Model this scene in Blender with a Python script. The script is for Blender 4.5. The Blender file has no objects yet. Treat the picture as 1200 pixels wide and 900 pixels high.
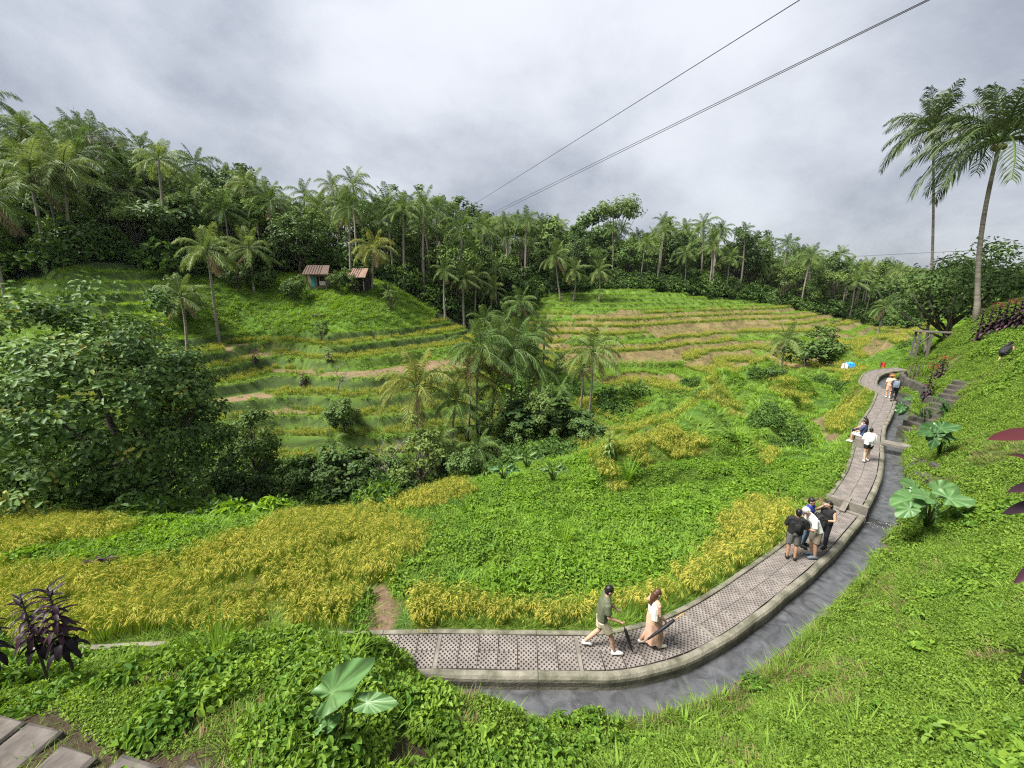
import bpy, math, random
import numpy as np
from mathutils import Vector, Matrix

R = math.radians
random.seed(11)
rng = np.random.default_rng(11)
scene = bpy.context.scene
COL = scene.collection

# ------------------------------------------------------------------ camera, sky, sun, exposure
FPX, EYE, PITCH = 470.0, 8.0, R(13.8)
cam_data = bpy.data.cameras.new('camera')
cam_data.sensor_width = 36.0
cam_data.lens = 36.0 * FPX / 1200.0
cam_data.clip_start = 0.1
cam_data.clip_end = 6000.0
cam = bpy.data.objects.new('camera', cam_data)
COL.objects.link(cam)
cam.location = (0, 0, EYE)
cam.rotation_euler = (R(90) - PITCH, 0, 0)
scene.camera = cam

SUN_EL, SUN_AZ = R(57), R(-108)          # azimuth from +Y towards +X
SKY_LOW, SKY_HIGH = (0.029, 0.0325, 0.041), (0.097, 0.100, 0.106)
world = bpy.data.worlds.new('World')
scene.world = world
world.use_nodes = True
wn, wl = world.node_tree.nodes, world.node_tree.links
wn.clear()


def N(nodes, kind, **kw):
    n = nodes.new(kind)
    for k, v in kw.items():
        if k in n.bl_rna.properties:
            setattr(n, k, v)
        else:
            n.inputs[k].default_value = v
    return n


w_out = N(wn, 'ShaderNodeOutputWorld')
w_bg = N(wn, 'ShaderNodeBackground', Strength=1.0)
w_sky = N(wn, 'ShaderNodeTexSky', sky_type='NISHITA', sun_disc=False)
w_sky.sun_elevation = SUN_EL
w_sky.sun_rotation = SUN_AZ
w_skys = N(wn, 'ShaderNodeVectorMath', operation='SCALE')
w_skys.inputs['Scale'].default_value = 0.03
w_tc = N(wn, 'ShaderNodeTexCoord')
w_sep = N(wn, 'ShaderNodeSeparateXYZ')
w_zz = N(wn, 'ShaderNodeMath', operation='MAXIMUM')
w_zz.inputs[1].default_value = 0.0
w_za = N(wn, 'ShaderNodeMath', operation='ADD')
w_za.inputs[1].default_value = 0.62
w_div = N(wn, 'ShaderNodeVectorMath', operation='DIVIDE')
w_cmb = N(wn, 'ShaderNodeCombineXYZ')
w_n1 = N(wn, 'ShaderNodeTexNoise', Scale=2.1, Detail=9.0, Roughness=0.56, Distortion=0.15)
w_n2 = N(wn, 'ShaderNodeTexNoise', Scale=0.8, Detail=3.0, Roughness=0.5)
w_add = N(wn, 'ShaderNodeMath', operation='ADD')
w_rng = N(wn, 'ShaderNodeMapRange', interpolation_type='SMOOTHSTEP')
w_rng.inputs['From Min'].default_value = 0.72
w_rng.inputs['From Max'].default_value = 1.30
w_mix = N(wn, 'ShaderNodeMix', data_type='RGBA')
w_mix.inputs[6].default_value = (*SKY_LOW, 1)
w_mix.inputs[7].default_value = (*SKY_HIGH, 1)
w_fin = N(wn, 'ShaderNodeMix', data_type='RGBA')
w_fin.inputs[0].default_value = 0.93
wl.new(w_tc.outputs['Generated'], w_sep.inputs[0])
wl.new(w_sep.outputs['Z'], w_zz.inputs[0])
wl.new(w_zz.outputs[0], w_za.inputs[0])
for i in range(3):
    wl.new(w_za.outputs[0], w_cmb.inputs[i])
wl.new(w_tc.outputs['Generated'], w_div.inputs[0])
wl.new(w_cmb.outputs[0], w_div.inputs[1])
wl.new(w_div.outputs[0], w_n1.inputs['Vector'])
wl.new(w_div.outputs[0], w_n2.inputs['Vector'])
wl.new(w_n1.outputs['Fac'], w_add.inputs[0])
wl.new(w_n2.outputs['Fac'], w_add.inputs[1])
wl.new(w_add.outputs[0], w_rng.inputs[0])
wl.new(w_rng.outputs[0], w_mix.inputs[0])
wl.new(w_sky.outputs[0], w_skys.inputs[0])
wl.new(w_skys.outputs[0], w_fin.inputs[6])
wl.new(w_mix.outputs[2], w_fin.inputs[7])
w_gain = N(wn, 'ShaderNodeMath', operation='MULTIPLY_ADD')
w_gain.inputs[1].default_value = 0.6      # an overcast sky is brighter towards the zenith
w_gain.inputs[2].default_value = 0.92
wl.new(w_zz.outputs[0], w_gain.inputs[0])
wl.new(w_gain.outputs[0], w_bg.inputs['Strength'])
wl.new(w_fin.outputs[2], w_bg.inputs['Color'])
wl.new(w_bg.outputs[0], w_out.inputs[0])

sun_data = bpy.data.lights.new('sun', 'SUN')
sun_data.energy = 1.5
sun_data.angle = R(20)
sun_data.color = (1.0, 0.965, 0.90)
sun = bpy.data.objects.new('sun', sun_data)
COL.objects.link(sun)
sdir = Vector((math.cos(SUN_EL) * math.sin(SUN_AZ), math.cos(SUN_EL) * math.cos(SUN_AZ), math.sin(SUN_EL)))
sun.rotation_euler = sdir.to_track_quat('Z', 'Y').to_euler()
sun.location = (0, 0, 60)

scene.view_settings.view_transform = 'Standard'
scene.view_settings.look = 'None'
scene.view_settings.gamma = 1.0
scene.view_settings.use_curve_mapping = False
scene.view_settings.exposure = 3.0
scene.render.engine = 'CYCLES'
cy = scene.cycles
cy.max_bounces = 5
cy.diffuse_bounces = 3
cy.glossy_bounces = 2
cy.transmission_bounces = 3
cy.volume_bounces = 0
cy.transparent_max_bounces = 8
cy.use_denoising = False
cy.use_adaptive_sampling = False
cy.filter_width = 1.2


# ------------------------------------------------------------------ pixel helper (photo pixels, 1200 x 900)
def ray(px, py):
    a, b = (px - 600) / FPX, -(py - 450) / FPX
    c, s = math.cos(PITCH), math.sin(PITCH)
    return np.array([a, c + b * s, -s + b * c])


def at(px, py, Y):
    r = ray(px, py)
    t = Y / r[1]
    return np.array([r[0] * t, Y, EYE + r[2] * t])


def onz(px, py, z=0.0):
    r = ray(px, py)
    t = (z - EYE) / r[2]
    return np.array([r[0] * t, r[1] * t, z])


# ------------------------------------------------------------------ noise
def _hash(ix, iy, seed):
    h = (ix.astype(np.int64) * 374761393 + iy.astype(np.int64) * 668265263 + seed * 1442695041) & 0x7fffffff
    h = ((h ^ (h >> 13)) * 1274126177) & 0x7fffffff
    return ((h ^ (h >> 16)) & 0xffff) / 65535.0


def vnoise(x, y, seed=0):
    ix, iy = np.floor(x), np.floor(y)
    fx, fy = x - ix, y - iy
    fx, fy = fx * fx * (3 - 2 * fx), fy * fy * (3 - 2 * fy)
    a, b = _hash(ix, iy, seed), _hash(ix + 1, iy, seed)
    c, d = _hash(ix, iy + 1, seed), _hash(ix + 1, iy + 1, seed)
    return (a * (1 - fx) + b * fx) * (1 - fy) + (c * (1 - fx) + d * fx) * fy


def fbm(x, y, seed=0, o=4):
    s, a, t = 0, 1, 0
    for i in range(o):
        s = s + a * vnoise(x * 2 ** i + 17.3 * i, y * 2 ** i - 9.1 * i, seed + i)
        t += a
        a *= 0.5
    return s / t - 0.5


def sstep(a, b, x):
    t = np.clip((x - a) / (b - a), 0, 1)
    return t * t * (3 - 2 * t)


# ------------------------------------------------------------------ path centre line
PATH_PTS = np.array([(-24, 6.1), (-18, 6.5), (-13, 6.75), (-9, 6.95), (-5.5, 7.2), (-2.6, 7.33), (-0.75, 7.34), (0.8, 7.3), (2.1, 7.32),
                     (3.1, 7.5), (4.15, 7.87), (5.3, 8.47), (6.6, 9.27), (7.9, 10.1), (9.4, 11.1), (10.8, 12.15), (12.35, 13.35),
                     (13.6, 14.45), (15.0, 15.75), (16.9, 17.75), (18.6, 19.6), (20.4, 21.5), (22.0, 23.0), (24.0, 24.9),
                     (26.2, 27.1), (27.6, 28.6), (28.1, 29.9), (28.9, 31.6), (30.6, 33.5), (32.6, 35.4), (35.0, 36.9), (38.0, 37.9)])


def smooth_line(P, step):
    out = []
    for i in range(len(P) - 1):
        p0, p1, p2, p3 = P[max(i - 1, 0)], P[i], P[i + 1], P[min(i + 2, len(P) - 1)]
        for t in np.linspace(0, 1, 12, endpoint=False):
            out.append(0.5 * (2 * p1 + (p2 - p0) * t + (2 * p0 - 5 * p1 + 4 * p2 - p3) * t * t + (3 * p1 - p0 - 3 * p2 + p3) * t ** 3))
    out.append(P[-1])
    out = np.array(out)
    L = np.r_[0, np.cumsum(np.linalg.norm(np.diff(out, axis=0), axis=1))]
    n = int(L[-1] / step)
    s = np.linspace(0, L[-1], n + 1)
    return np.c_[np.interp(s, L, out[:, 0]), np.interp(s, L, out[:, 1])], s


PATH, PS = smooth_line(PATH_PTS, 0.2)
PTAN = np.gradient(PATH, axis=0)
PTAN /= np.linalg.norm(PTAN, axis=1)[:, None]
PNRM = np.c_[PTAN[:, 1], -PTAN[:, 0]]            # to the canal side
S_STEP = PS[np.argmin(np.hypot(PATH[:, 0] - 12.35, PATH[:, 1] - 13.35))]
PZ = np.where(PS < S_STEP, 0.0, 0.25)
HW = 0.60                                         # half width of the path, kerbs included
CAN = 1.34                                        # outer edge of the water
WALL = 1.50


def path_off(x, y):
    """signed offset from the path centre line (positive on the canal side), index of the nearest point"""
    x, y = np.atleast_1d(x).astype(float), np.atleast_1d(y).astype(float)
    o = np.full(x.shape, 99.0)
    k = np.zeros(x.shape, int)
    near = np.where((x > -30) & (x < 46) & (y < 46))[0]
    for c in range(0, len(near), 20000):
        q = near[c:c + 20000]
        d2 = (x[q, None] - PATH[None, :, 0]) ** 2 + (y[q, None] - PATH[None, :, 1]) ** 2
        j = d2.argmin(1)
        dx, dy = x[q] - PATH[j, 0], y[q] - PATH[j, 1]
        sg = dx * PNRM[j, 0] + dy * PNRM[j, 1]
        dist = np.sqrt(d2[np.arange(len(q)), j])
        o[q] = np.where(sg >= 0, dist, -dist)
        k[q] = j
    return o, k


# ------------------------------------------------------------------ terrain control points
CP = []
# the slope that the camera stands on: rises from the canal
hill_ref = [(-24, 6.1, .95), (-14, 6.7, .95), (-8, 7.0, .95), (-3, 7.33, .95), (1, 7.3, .95), (4.2, 7.9, .9), (7.9, 10.1, .8), (11.5, 12.7, .8),
            (15, 15.75, .9), (19, 20, 1.0), (23, 24, 1.2), (27, 28.3, 1.4), (31, 32.6, 1.5), (36, 38, 1.25), (44, 47, 1.0), (60, 66, .7)]
for i, (hx, hy, sl) in enumerate(hill_ref):
    a, b = hill_ref[max(i - 1, 0)], hill_ref[min(i + 1, len(hill_ref) - 1)]
    t = np.array([b[0] - a[0], b[1] - a[1]], float)
    t /= np.linalg.norm(t)
    n = np.array([t[1], -t[0]])
    for d in (0, 2, 4, 6.6, 10, 16, 26):
        z = min(sl * d, 6.3 + 0.05 * max(0, d - 6.6))
        if hx > 40:
            z -= 0.6
        p = np.array([hx, hy]) + n * (1.7 + d)
        if -30 < p[0] < 75:
            CP.append((p[0], p[1], z))
CP += [(-40, -20, 6), (0, -25, 8), (40, -20, 9), (90, 10, 11), (110, 50, 9), (-60, 0, 3), (-40, 5, 0.5)]
# fields between path and ravine
for x in (-26, -18, -10, -4):
    CP += [(x, 8.0, -.2), (x, 10.5, -.55), (x, 13.0, -1.0), (x, 15.3, -1.7)]
CP += [(-4, 18, -2.0), (-26, 18, -3.8), (-20, 20, -5.0), (-11, 18, -4.0), (-10, 21, -6), (-1, 9.2, -.3), (0, 14, -1.1), (0, 19.5, -1.8), (1, 23, -2.8), (4, 11, -.7), (4, 14.5, -1.5),
       (4.2, 17.5, -1.6), (-3, 23, -4.6), (8, 13, -.8), (9, 16.5, -1.2), (7.5, 20, -.75), (6, 24, -2.3), (8, 29, -3.6), (11, 24.5, -.8), (13, 20, -.6), (15, 25, -.5), (16.8, 31, -.9), (13, 33, -2.6), (20, 29, -.6), (23, 36, -.8),
       (25, 35, -.6), (20, 40, -2.6), (30, 45, -1.8), (34, 50, -2.2), (4, 31, -5.4), (10, 37, -5.2), (17, 46, -5.4)]
# valley floor
CP += [(-9, 30, -8), (-20, 28, -7.8), (-36, 27, -7), (-55, 22, -6), (-2, 33, -7.2), (3, 38, -6.8), (11, 47, -6.2), (22, 57, -6), (38, 66, -5.5), (-30, 22, -6)]
# far side
for px, py, Y in [(257, 403, 45), (280, 520, 33), (320, 470, 38), (320, 430, 45), (300, 405, 50), (380, 372, 55), (375, 330, 63), (440, 334, 64), (300, 335, 60), (220, 400, 45),
                  (470, 382, 58), (430, 410, 50), (510, 385, 62), (470, 430, 45), (440, 470, 38), (600, 450, 45), (560, 500, 37), (390, 400, 49), (450, 395, 54),
                  (700, 470, 44), (640, 430, 52), (750, 430, 62), (740, 400, 72), (740, 378, 82), (720, 350, 95), (650, 350, 95), (620, 378, 82), (860, 402, 80), (850, 425, 66),
                  (880, 378, 95), (800, 347, 105), (1000, 392, 90), (1055, 403, 88), (930, 415, 66), (980, 426, 58), (900, 360, 108), (960, 370, 110), (560, 385, 75), (520, 345, 85),
                  (1147, 368, 31), (1175, 366, 28.5), (1205, 362, 26.5), (1120, 388, 32.5), (20, 385, 41), (0, 345, 46), (90, 310, 50), (160, 320, 52), (100, 395, 40), (60, 420, 36), (180, 450, 36)]:
    CP.append(tuple(at(px, py, Y)))
CP += [(-85, 75, 24), (-125, 65, 28), (-62, 62, 15), (-62, 92, 18), (-40, 78, 11), (-20, 105, 9), (-5, 92, 4.5), (18, 125, 10), (48, 140, 11), (88, 160, 6), (110, 135, 0), (140, 185, -1),
       (160, 150, -7), (200, 230, -10), (-90, 130, 20), (0, 190, 8), (80, 230, 4), (-200, 200, 24), (250, 330, -8), (330, 330, -2), (420, 420, 6), (300, 480, 2), (150, 420, 2), (0, 420, 6), (120, 90, -6),
       (200, 120, -8), (300, 200, -6), (500, 560, 12), (560, 300, 4), (-300, 500, 20), (-400, 100, 25), (-160, 30, 10), (600, 700, 16), (0, 800, 6)]
CP = np.array(CP)


def _phi(d2):
    return np.where(d2 > 0, 0.5 * d2 * np.log(np.maximum(d2, 1e-12)), 0)


SC = 30.0
_A = CP[:, :2] / SC
_n = len(CP)
_K = _phi(((_A[:, None] - _A[None]) ** 2).sum(-1)) + np.eye(_n) * 0.0006
_M = np.zeros((_n + 3, _n + 3))
_M[:_n, :_n] = _K
_M[:_n, _n] = 1
_M[:_n, _n + 1:] = _A
_M[_n, :_n] = 1
_M[_n + 1:, :_n] = _A.T
_W = np.linalg.solve(_M, np.r_[CP[:, 2], 0, 0, 0])


def base_z(x, y):
    x, y = np.atleast_1d(x).astype(float), np.atleast_1d(y).astype(float)
    out = np.empty(x.shape)
    for c in range(0, len(x), 20000):
        q = np.c_[x[c:c + 20000], y[c:c + 20000]] / SC
        d2 = ((q[:, None] - _A[None]) ** 2).sum(-1)
        out[c:c + 20000] = _phi(d2) @ _W[:_n] + _W[_n] + q @ _W[_n + 1:]
    return out


FOREST_LINE = np.array([(-400, 46), (-70, 46), (-52, 50), (-44, 57), (-38, 66), (-30, 70), (-20, 70), (-12, 72), (-2, 80), (6, 99), (30, 106), (50, 110),
                        (75, 114), (105, 117), (140, 112), (220, 120), (500, 150)])


def forest_edge(x):
    return np.interp(x, FOREST_LINE[:, 0], FOREST_LINE[:, 1])


# raised plots with steep grassy banks on the spur between ravine and path: x, y, half length, half width, heading, height
_mr = np.random.default_rng(77)
MOUNDS = [(6.2, 19.6, 2.4, 1.1, .5, .75), (9.5, 22.0, 2.8, 1.2, .7, .9), (12.8, 20.6, 2.0, 1.0, .9, .7), (8.2, 25.6, 2.6, 1.3, .3, .8), (12.6, 25.4, 2.8, 1.3, .8, 1.1), (16.2, 23.6, 2.2, 1.0, .9, .8),
          (14.0, 29.4, 3.0, 1.4, .6, 1.0), (18.6, 27.6, 2.6, 1.2, .9, 1.0), (17.4, 33.0, 3.0, 1.5, .6, 1.1), (21.6, 31.2, 2.6, 1.2, .9, 1.1), (21.0, 36.6, 3.2, 1.6, .6, 1.1), (25.4, 35.2, 2.6, 1.3, .9, 1.0), (26.0, 40.5, 3.6, 1.7, .6, 1.2), (15.0, 37.6, 3.0, 1.4, .4, 1.0)]


def mounds(x, y):
    m, top = np.zeros(x.shape), np.zeros(x.shape)
    wx, wy = fbm(x / 2.4, y / 2.4, 81, 2) * 1.3, fbm(x / 2.4, y / 2.4, 82, 2) * 1.3
    for i, (a, b, L, W, th, h) in enumerate(MOUNDS):
        c, s = math.cos(th), math.sin(th)
        u, v = (x + wx - a) * c + (y + wy - b) * s, -(x + wx - a) * s + (y + wy - b) * c
        q = np.exp(-((u / L) ** 2 + (v / W) ** 2) ** 2)
        m = np.maximum(m, q * h)
        top = np.maximum(top, np.where(q > .75, i % 3 + 1, 0))
    return m, top


def terr(z, h, ph, flat=0.74):
    u = z / h + ph
    k = np.floor(u)
    f = u - k
    r = sstep(flat, 1.0, f)
    g = k + 0.10 * np.clip(f / flat, 0, 1) + 0.90 * r - 0.0
    lip = np.exp(-(f / 0.07) ** 2) * 0.14 + np.where(f > 0.985, 0.10, 0)
    return (g - ph + 0.42) * h - 0.42 * h * 1.0 + lip * h * 0.6 + 0.5 * h * 0, k, f


def ground(x, y, full=False):
    """height of the ground; with full also a dictionary of masks"""
    x, y = np.atleast_1d(x).astype(float), np.atleast_1d(y).astype(float)
    z0 = base_z(x, y)
    o, k = path_off(x, y)
    far = sstep(20, 60, y)
    z = z0 + fbm(x / 7, y / 7, 3) * (0.5 + 1.4 * far) * sstep(8, 16, y) + fbm(x / 1.1, y / 1.1, 8, 3) * 0.22 + fbm(x / 2.6, y / 2.6, 12, 2) * 0.55 * sstep(8.6, 10.5, y) * (1 - far)
    wedge = sstep(-1.3, -2.8, x)
    wl_ = WALL + (0.10 - WALL) * wedge
    hill = (o > wl_) & (o < 50)
    z = z + 1.1 * sstep(1.2, -0.6, x) * (1 - wedge) * sstep(1.55, 1.95, o) * (1 - sstep(2.2, 4.5, o)) * (o < 50)
    z = z + 1.6 * wedge * sstep(0.1, 1.3, o) * (1 - sstep(2.2, 5.5, o)) * (o < 50)
    # terraces: near slope right of the ravine, far left slope, far right slope
    w_near = sstep(2, 6, x) * sstep(15.5, 18, y) * (1 - sstep(44, 50, y)) * (o < 0) * sstep(2.0, 5.0, -o)
    w_left = (1 - sstep(-8, 6, x)) * sstep(-46, -40, x) * sstep(30, 33, y) * (1 - sstep(55, 60, y)) * (1 - sstep(1.9, 3.4, z0))
    w_gold = (1 - sstep(-8, 2, x)) * sstep(-20, -17, x) * sstep(44, 50, y) * (1 - sstep(66, 70, y)) * (1 - sstep(2.0, 3.0, z0))
    w_left = np.maximum(w_left, w_gold)
    w_right = sstep(1, 6, x) * sstep(52, 58, y) * (1 - sstep(0, 6, y - forest_edge(x)))
    w_ll = (1 - sstep(-44, -40, x)) * sstep(33, 36, y) * (1 - sstep(-2, 2, y - forest_edge(x)))
    zn = z + fbm(x / 4.8, y / 4.8, 21, 2) * 3.2
    t1, k1, f1 = terr(zn, 0.70, 0.2, 0.68)
    zl = z0 + fbm(x / 10, y / 10, 33, 2) * 1.6
    t2, k2, f2 = terr(zl, 1.25, 0.35, .82)
    zr = z0 + fbm(x / 8, y / 8, 45, 3) * 1.5 + fbm(x / 2.2, y / 2.2, 46, 2) * 0.4
    t3, k3, f3 = terr(zr, 1.0, 0.1, .78)
    z = z * (1 - w_near) + t1 * w_near
    mo, mtop = mounds(x, y)
    z = z + mo * (o < 0) * sstep(1.8, 3.4, -o)
    z = z * (1 - w_left) + t2 * w_left
    z = z * (1 - w_right) + t3 * w_right
    z = z * (1 - w_ll) + t2 * w_ll
    # path corridor
    pz = PZ[k]
    inside = (o > -HW + 0.05) & (o < wl_ - 0.05)
    bl = sstep(HW, HW + 1.6, -o)
    z = np.where((o <= -HW + 0.05), (pz - 0.06) * (1 - bl) + z * bl, z)
    br = sstep(wl_, wl_ + 1.0, o)
    z = np.where(hill, (pz + 0.06) * (1 - br) + z * br, z)
    z = np.where(inside, pz - 1.0, z)
    if not full:
        return z
    return z, dict(o=o, k=k, inside=inside, hill=hill, w_near=w_near, w_left=w_left, w_right=w_right, w_ll=w_ll, mo=mo * (o < 0), mtop=mtop * (o < 0),
                   k1=k1, f1=f1, k2=k2, f2=f2, k3=k3, f3=f3, z0=z0, forest=sstep(-3, 3, y - forest_edge(x)))


def cast(px, py, t0=2.0, t1=420.0):
    """point of the ground seen at a photo pixel"""
    r = ray(px, py)
    t = np.geomspace(t0, t1, 1400)
    p = r[None] * t[:, None] + np.array([0, 0, EYE])
    g = ground(p[:, 0], p[:, 1])
    hit = np.where(p[:, 2] < g)[0]
    i = hit[0] if len(hit) else len(t) - 1
    a, b = t[max(i - 1, 0)], t[i]
    tt = np.linspace(a, b, 30)
    p = r[None] * tt[:, None] + np.array([0, 0, EYE])
    g = ground(p[:, 0], p[:, 1])
    hit = np.where(p[:, 2] < g)[0]
    j = hit[0] if len(hit) else 29
    return np.array([p[j, 0], p[j, 1], g[j]])


def gz(x, y):
    return float(ground(np.array([x]), np.array([y]))[0])


def in_poly(x, y, poly):
    inside = np.zeros(x.shape, bool)
    n = len(poly)
    for i in range(n):
        x1, y1 = poly[i][:2]
        x2, y2 = poly[(i + 1) % n][:2]
        c = ((y1 > y) != (y2 > y)) & (x < (x2 - x1) * (y - y1) / (y2 - y1 + 1e-12) + x1)
        inside ^= c
    return inside


def poly_cast(pts):
    return [tuple(cast(px, py)[:2]) for px, py in pts]


# ------------------------------------------------------------------ mesh helpers
def prop(o, label=None, cat=None, group=None, kind=None):
    if label:
        o['label'] = label
    if cat:
        o['category'] = cat
    if group:
        o['group'] = group
    if kind:
        o['kind'] = kind
    return o


def mesh(name, V, F, mats=(), smooth=False, rnd=None, mi=None):
    me = bpy.data.meshes.new(name)
    V = np.asarray(V, float)
    if isinstance(F, np.ndarray):
        m, kk = F.shape
        me.vertices.add(len(V))
        me.vertices.foreach_set('co', V.ravel())
        me.loops.add(m * kk)
        me.loops.foreach_set('vertex_index', F.ravel().astype(np.int32))
        me.polygons.add(m)
        me.polygons.foreach_set('loop_start', np.arange(0, m * kk, kk, dtype=np.int32))
        me.polygons.foreach_set('loop_total', np.full(m, kk, np.int32))
        me.update(calc_edges=True)
    else:
        me.from_pydata([tuple(v) for v in V], [], F)
    for m in (mats if isinstance(mats, (list, tuple)) else [mats]):
        me.materials.append(m)
    if mi is not None:
        me.polygons.foreach_set('material_index', np.asarray(mi, np.int32))
    if smooth:
        me.polygons.foreach_set('use_smooth', np.ones(len(me.polygons), bool))
    if rnd is not None:
        a = me.attributes.new('rnd', 'FLOAT', 'POINT')
        a.data.foreach_set('value', np.asarray(rnd, np.float32))
    me.validate(verbose=False)
    return me


def link(name, me, parent=None, loc=None, rot=None, scl=None):
    o = bpy.data.objects.new(name, me)
    COL.objects.link(o)
    if parent:
        o.parent = parent
    if loc is not None:
        o.location = loc
    if rot is not None:
        o.rotation_euler = rot
    if scl is not None:
        o.scale = (scl,) * 3 if np.isscalar(scl) else scl
    return o


def empty(name, loc, rz=0.0, label=None, cat=None, group=None, scl=1.0):
    o = link(name, None, None, loc, (0, 0, rz), scl)
    o.empty_display_size = 0.2
    return prop(o, label, cat, group)


class MB:
    def __init__(s):
        s.V, s.F, s.M, s.Rn = [], [], [], []

    def add(s, V, F, m=0, r=0.5):
        b = len(s.V)
        s.V += [tuple(v) for v in V]
        s.F += [tuple(i + b for i in f) for f in F]
        s.M += [m] * len(F)
        s.Rn += list(r) if np.ndim(r) else [r] * len(V)
        return s

    def tube(s, P, rad, n=8, m=0, r=0.5, cap=True, sy=1.0):
        P = [Vector(p) for p in P]
        rad = [rad] * len(P) if np.isscalar(rad) else rad
        V, F = [], []
        t = (P[1] - P[0]).normalized()
        up = Vector((0, 0, 1)) if abs(t.z) < 0.9 else Vector((0, 1, 0))
        u = t.cross(up).normalized()
        for i, p in enumerate(P):
            t = (P[min(i + 1, len(P) - 1)] - P[max(i - 1, 0)]).normalized()
            u = (u - t * u.dot(t)).normalized()
            v = t.cross(u)
            for j in range(n):
                a = 2 * math.pi * j / n
                V.append(p + (u * math.cos(a) + v * math.sin(a) * sy) * rad[i])
        for i in range(len(P) - 1):
            for j in range(n):
                F.append((i * n + j, i * n + (j + 1) % n, (i + 1) * n + (j + 1) % n, (i + 1) * n + j))
        if cap:
            t0, t1 = (P[1] - P[0]).normalized(), (P[-1] - P[-2]).normalized()
            V += [P[0] - t0 * rad[0] * 0.6, P[-1] + t1 * rad[-1] * 0.6]
            a, b = len(V) - 2, len(V) - 1
            e = (len(P) - 1) * n
            for j in range(n):
                F += [(a, (j + 1) % n, j), (b, e + j, e + (j + 1) % n)]
        return s.add(V, F, m, r)

    def box(s, c, d, m=0, r=0.5, rz=0.0, taper=1.0):
        cx, cy_, cz = c
        V = []
        ca, sa = math.cos(rz), math.sin(rz)
        for k in (-1, 1):
            for i, j in ((-1, -1), (1, -1), (1, 1), (-1, 1)):
                f = taper if k > 0 else 1.0
                x, y = i * d[0] / 2 * f, j * d[1] / 2 * f
                V.append((cx + x * ca - y * sa, cy_ + x * sa + y * ca, cz + k * d[2] / 2))
        return s.add(V, [(0, 3, 2, 1), (4, 5, 6, 7), (0, 1, 5, 4), (1, 2, 6, 5), (2, 3, 7, 6), (3, 0, 4, 7)], m, r)

    def ball(s, c, rad, m=0, r=0.5, n=10, k=7):
        rad = (rad,) * 3 if np.isscalar(rad) else rad
        V, F = [], []
        for i in range(1, k):
            th = math.pi * i / k
            for j in range(n):
                a = 2 * math.pi * j / n
                V.append((c[0] + rad[0] * math.sin(th) * math.cos(a), c[1] + rad[1] * math.sin(th) * math.sin(a), c[2] + rad[2] * math.cos(th)))
        V += [(c[0], c[1], c[2] + rad[2]), (c[0], c[1], c[2] - rad[2])]
        T, B = len(V) - 2, len(V) - 1
        for j in range(n):
            F.append((T, j, (j + 1) % n))
            e = (k - 2) * n
            F.append((B, e + (j + 1) % n, e + j))
            for i in range(k - 2):
                F.append((i * n + j, (i + 1) * n + j, (i + 1) * n + (j + 1) % n, i * n + (j + 1) % n))
        return s.add(V, F, m, r)

    def blade(s, base, d, L, w, droop=0.5, segs=4, m=0, r=0.5, prof=None, fold=0.25, bend=None):
        """a long leaf: starts along d, bends down under its weight, widest at the middle"""
        p, t = Vector(base), Vector(d).normalized()
        V, F = [], []
        side = t.cross(Vector((0, 0, 1)))
        if side.length < 1e-3:
            side = Vector((math.cos(r * 40), math.sin(r * 40), 0))
        side.normalize()
        for i in range(segs + 1):
            f = i / segs
            ww = w * (prof(f) if prof else (0.55 + 0.45 * math.sin(math.pi * min(1, f * 1.3))) * (1 - f) ** 0.6 + 0.02)
            nn = side.cross(t)
            V += [p - side * ww / 2 + nn * fold * ww / 2, p, p + side * ww / 2 + nn * fold * ww / 2]
            t = (t + Vector((0, 0, -1)) * droop / segs).normalized()
            p = p + t * L / segs
        for i in range(segs):
            a = i * 3
            F += [(a, a + 1, a + 4, a + 3), (a + 1, a + 2, a + 5, a + 4)]
        return s.add(V, F, m, r)

    def mesh(s, name, mats, smooth=False):
        return mesh(name, s.V, s.F, mats, smooth, s.Rn, s.M)

    def obj(s, name, mats, parent=None, smooth=False, **kw):
        return link(name, s.mesh(name, mats, smooth), parent, **kw)


# ------------------------------------------------------------------ materials
def newmat(name):
    m = bpy.data.materials.new(name)
    m.use_nodes = True
    nt = m.node_tree
    nt.nodes.clear()
    return m, nt.nodes, nt.links, N(nt.nodes, 'ShaderNodeOutputMaterial')


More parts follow.
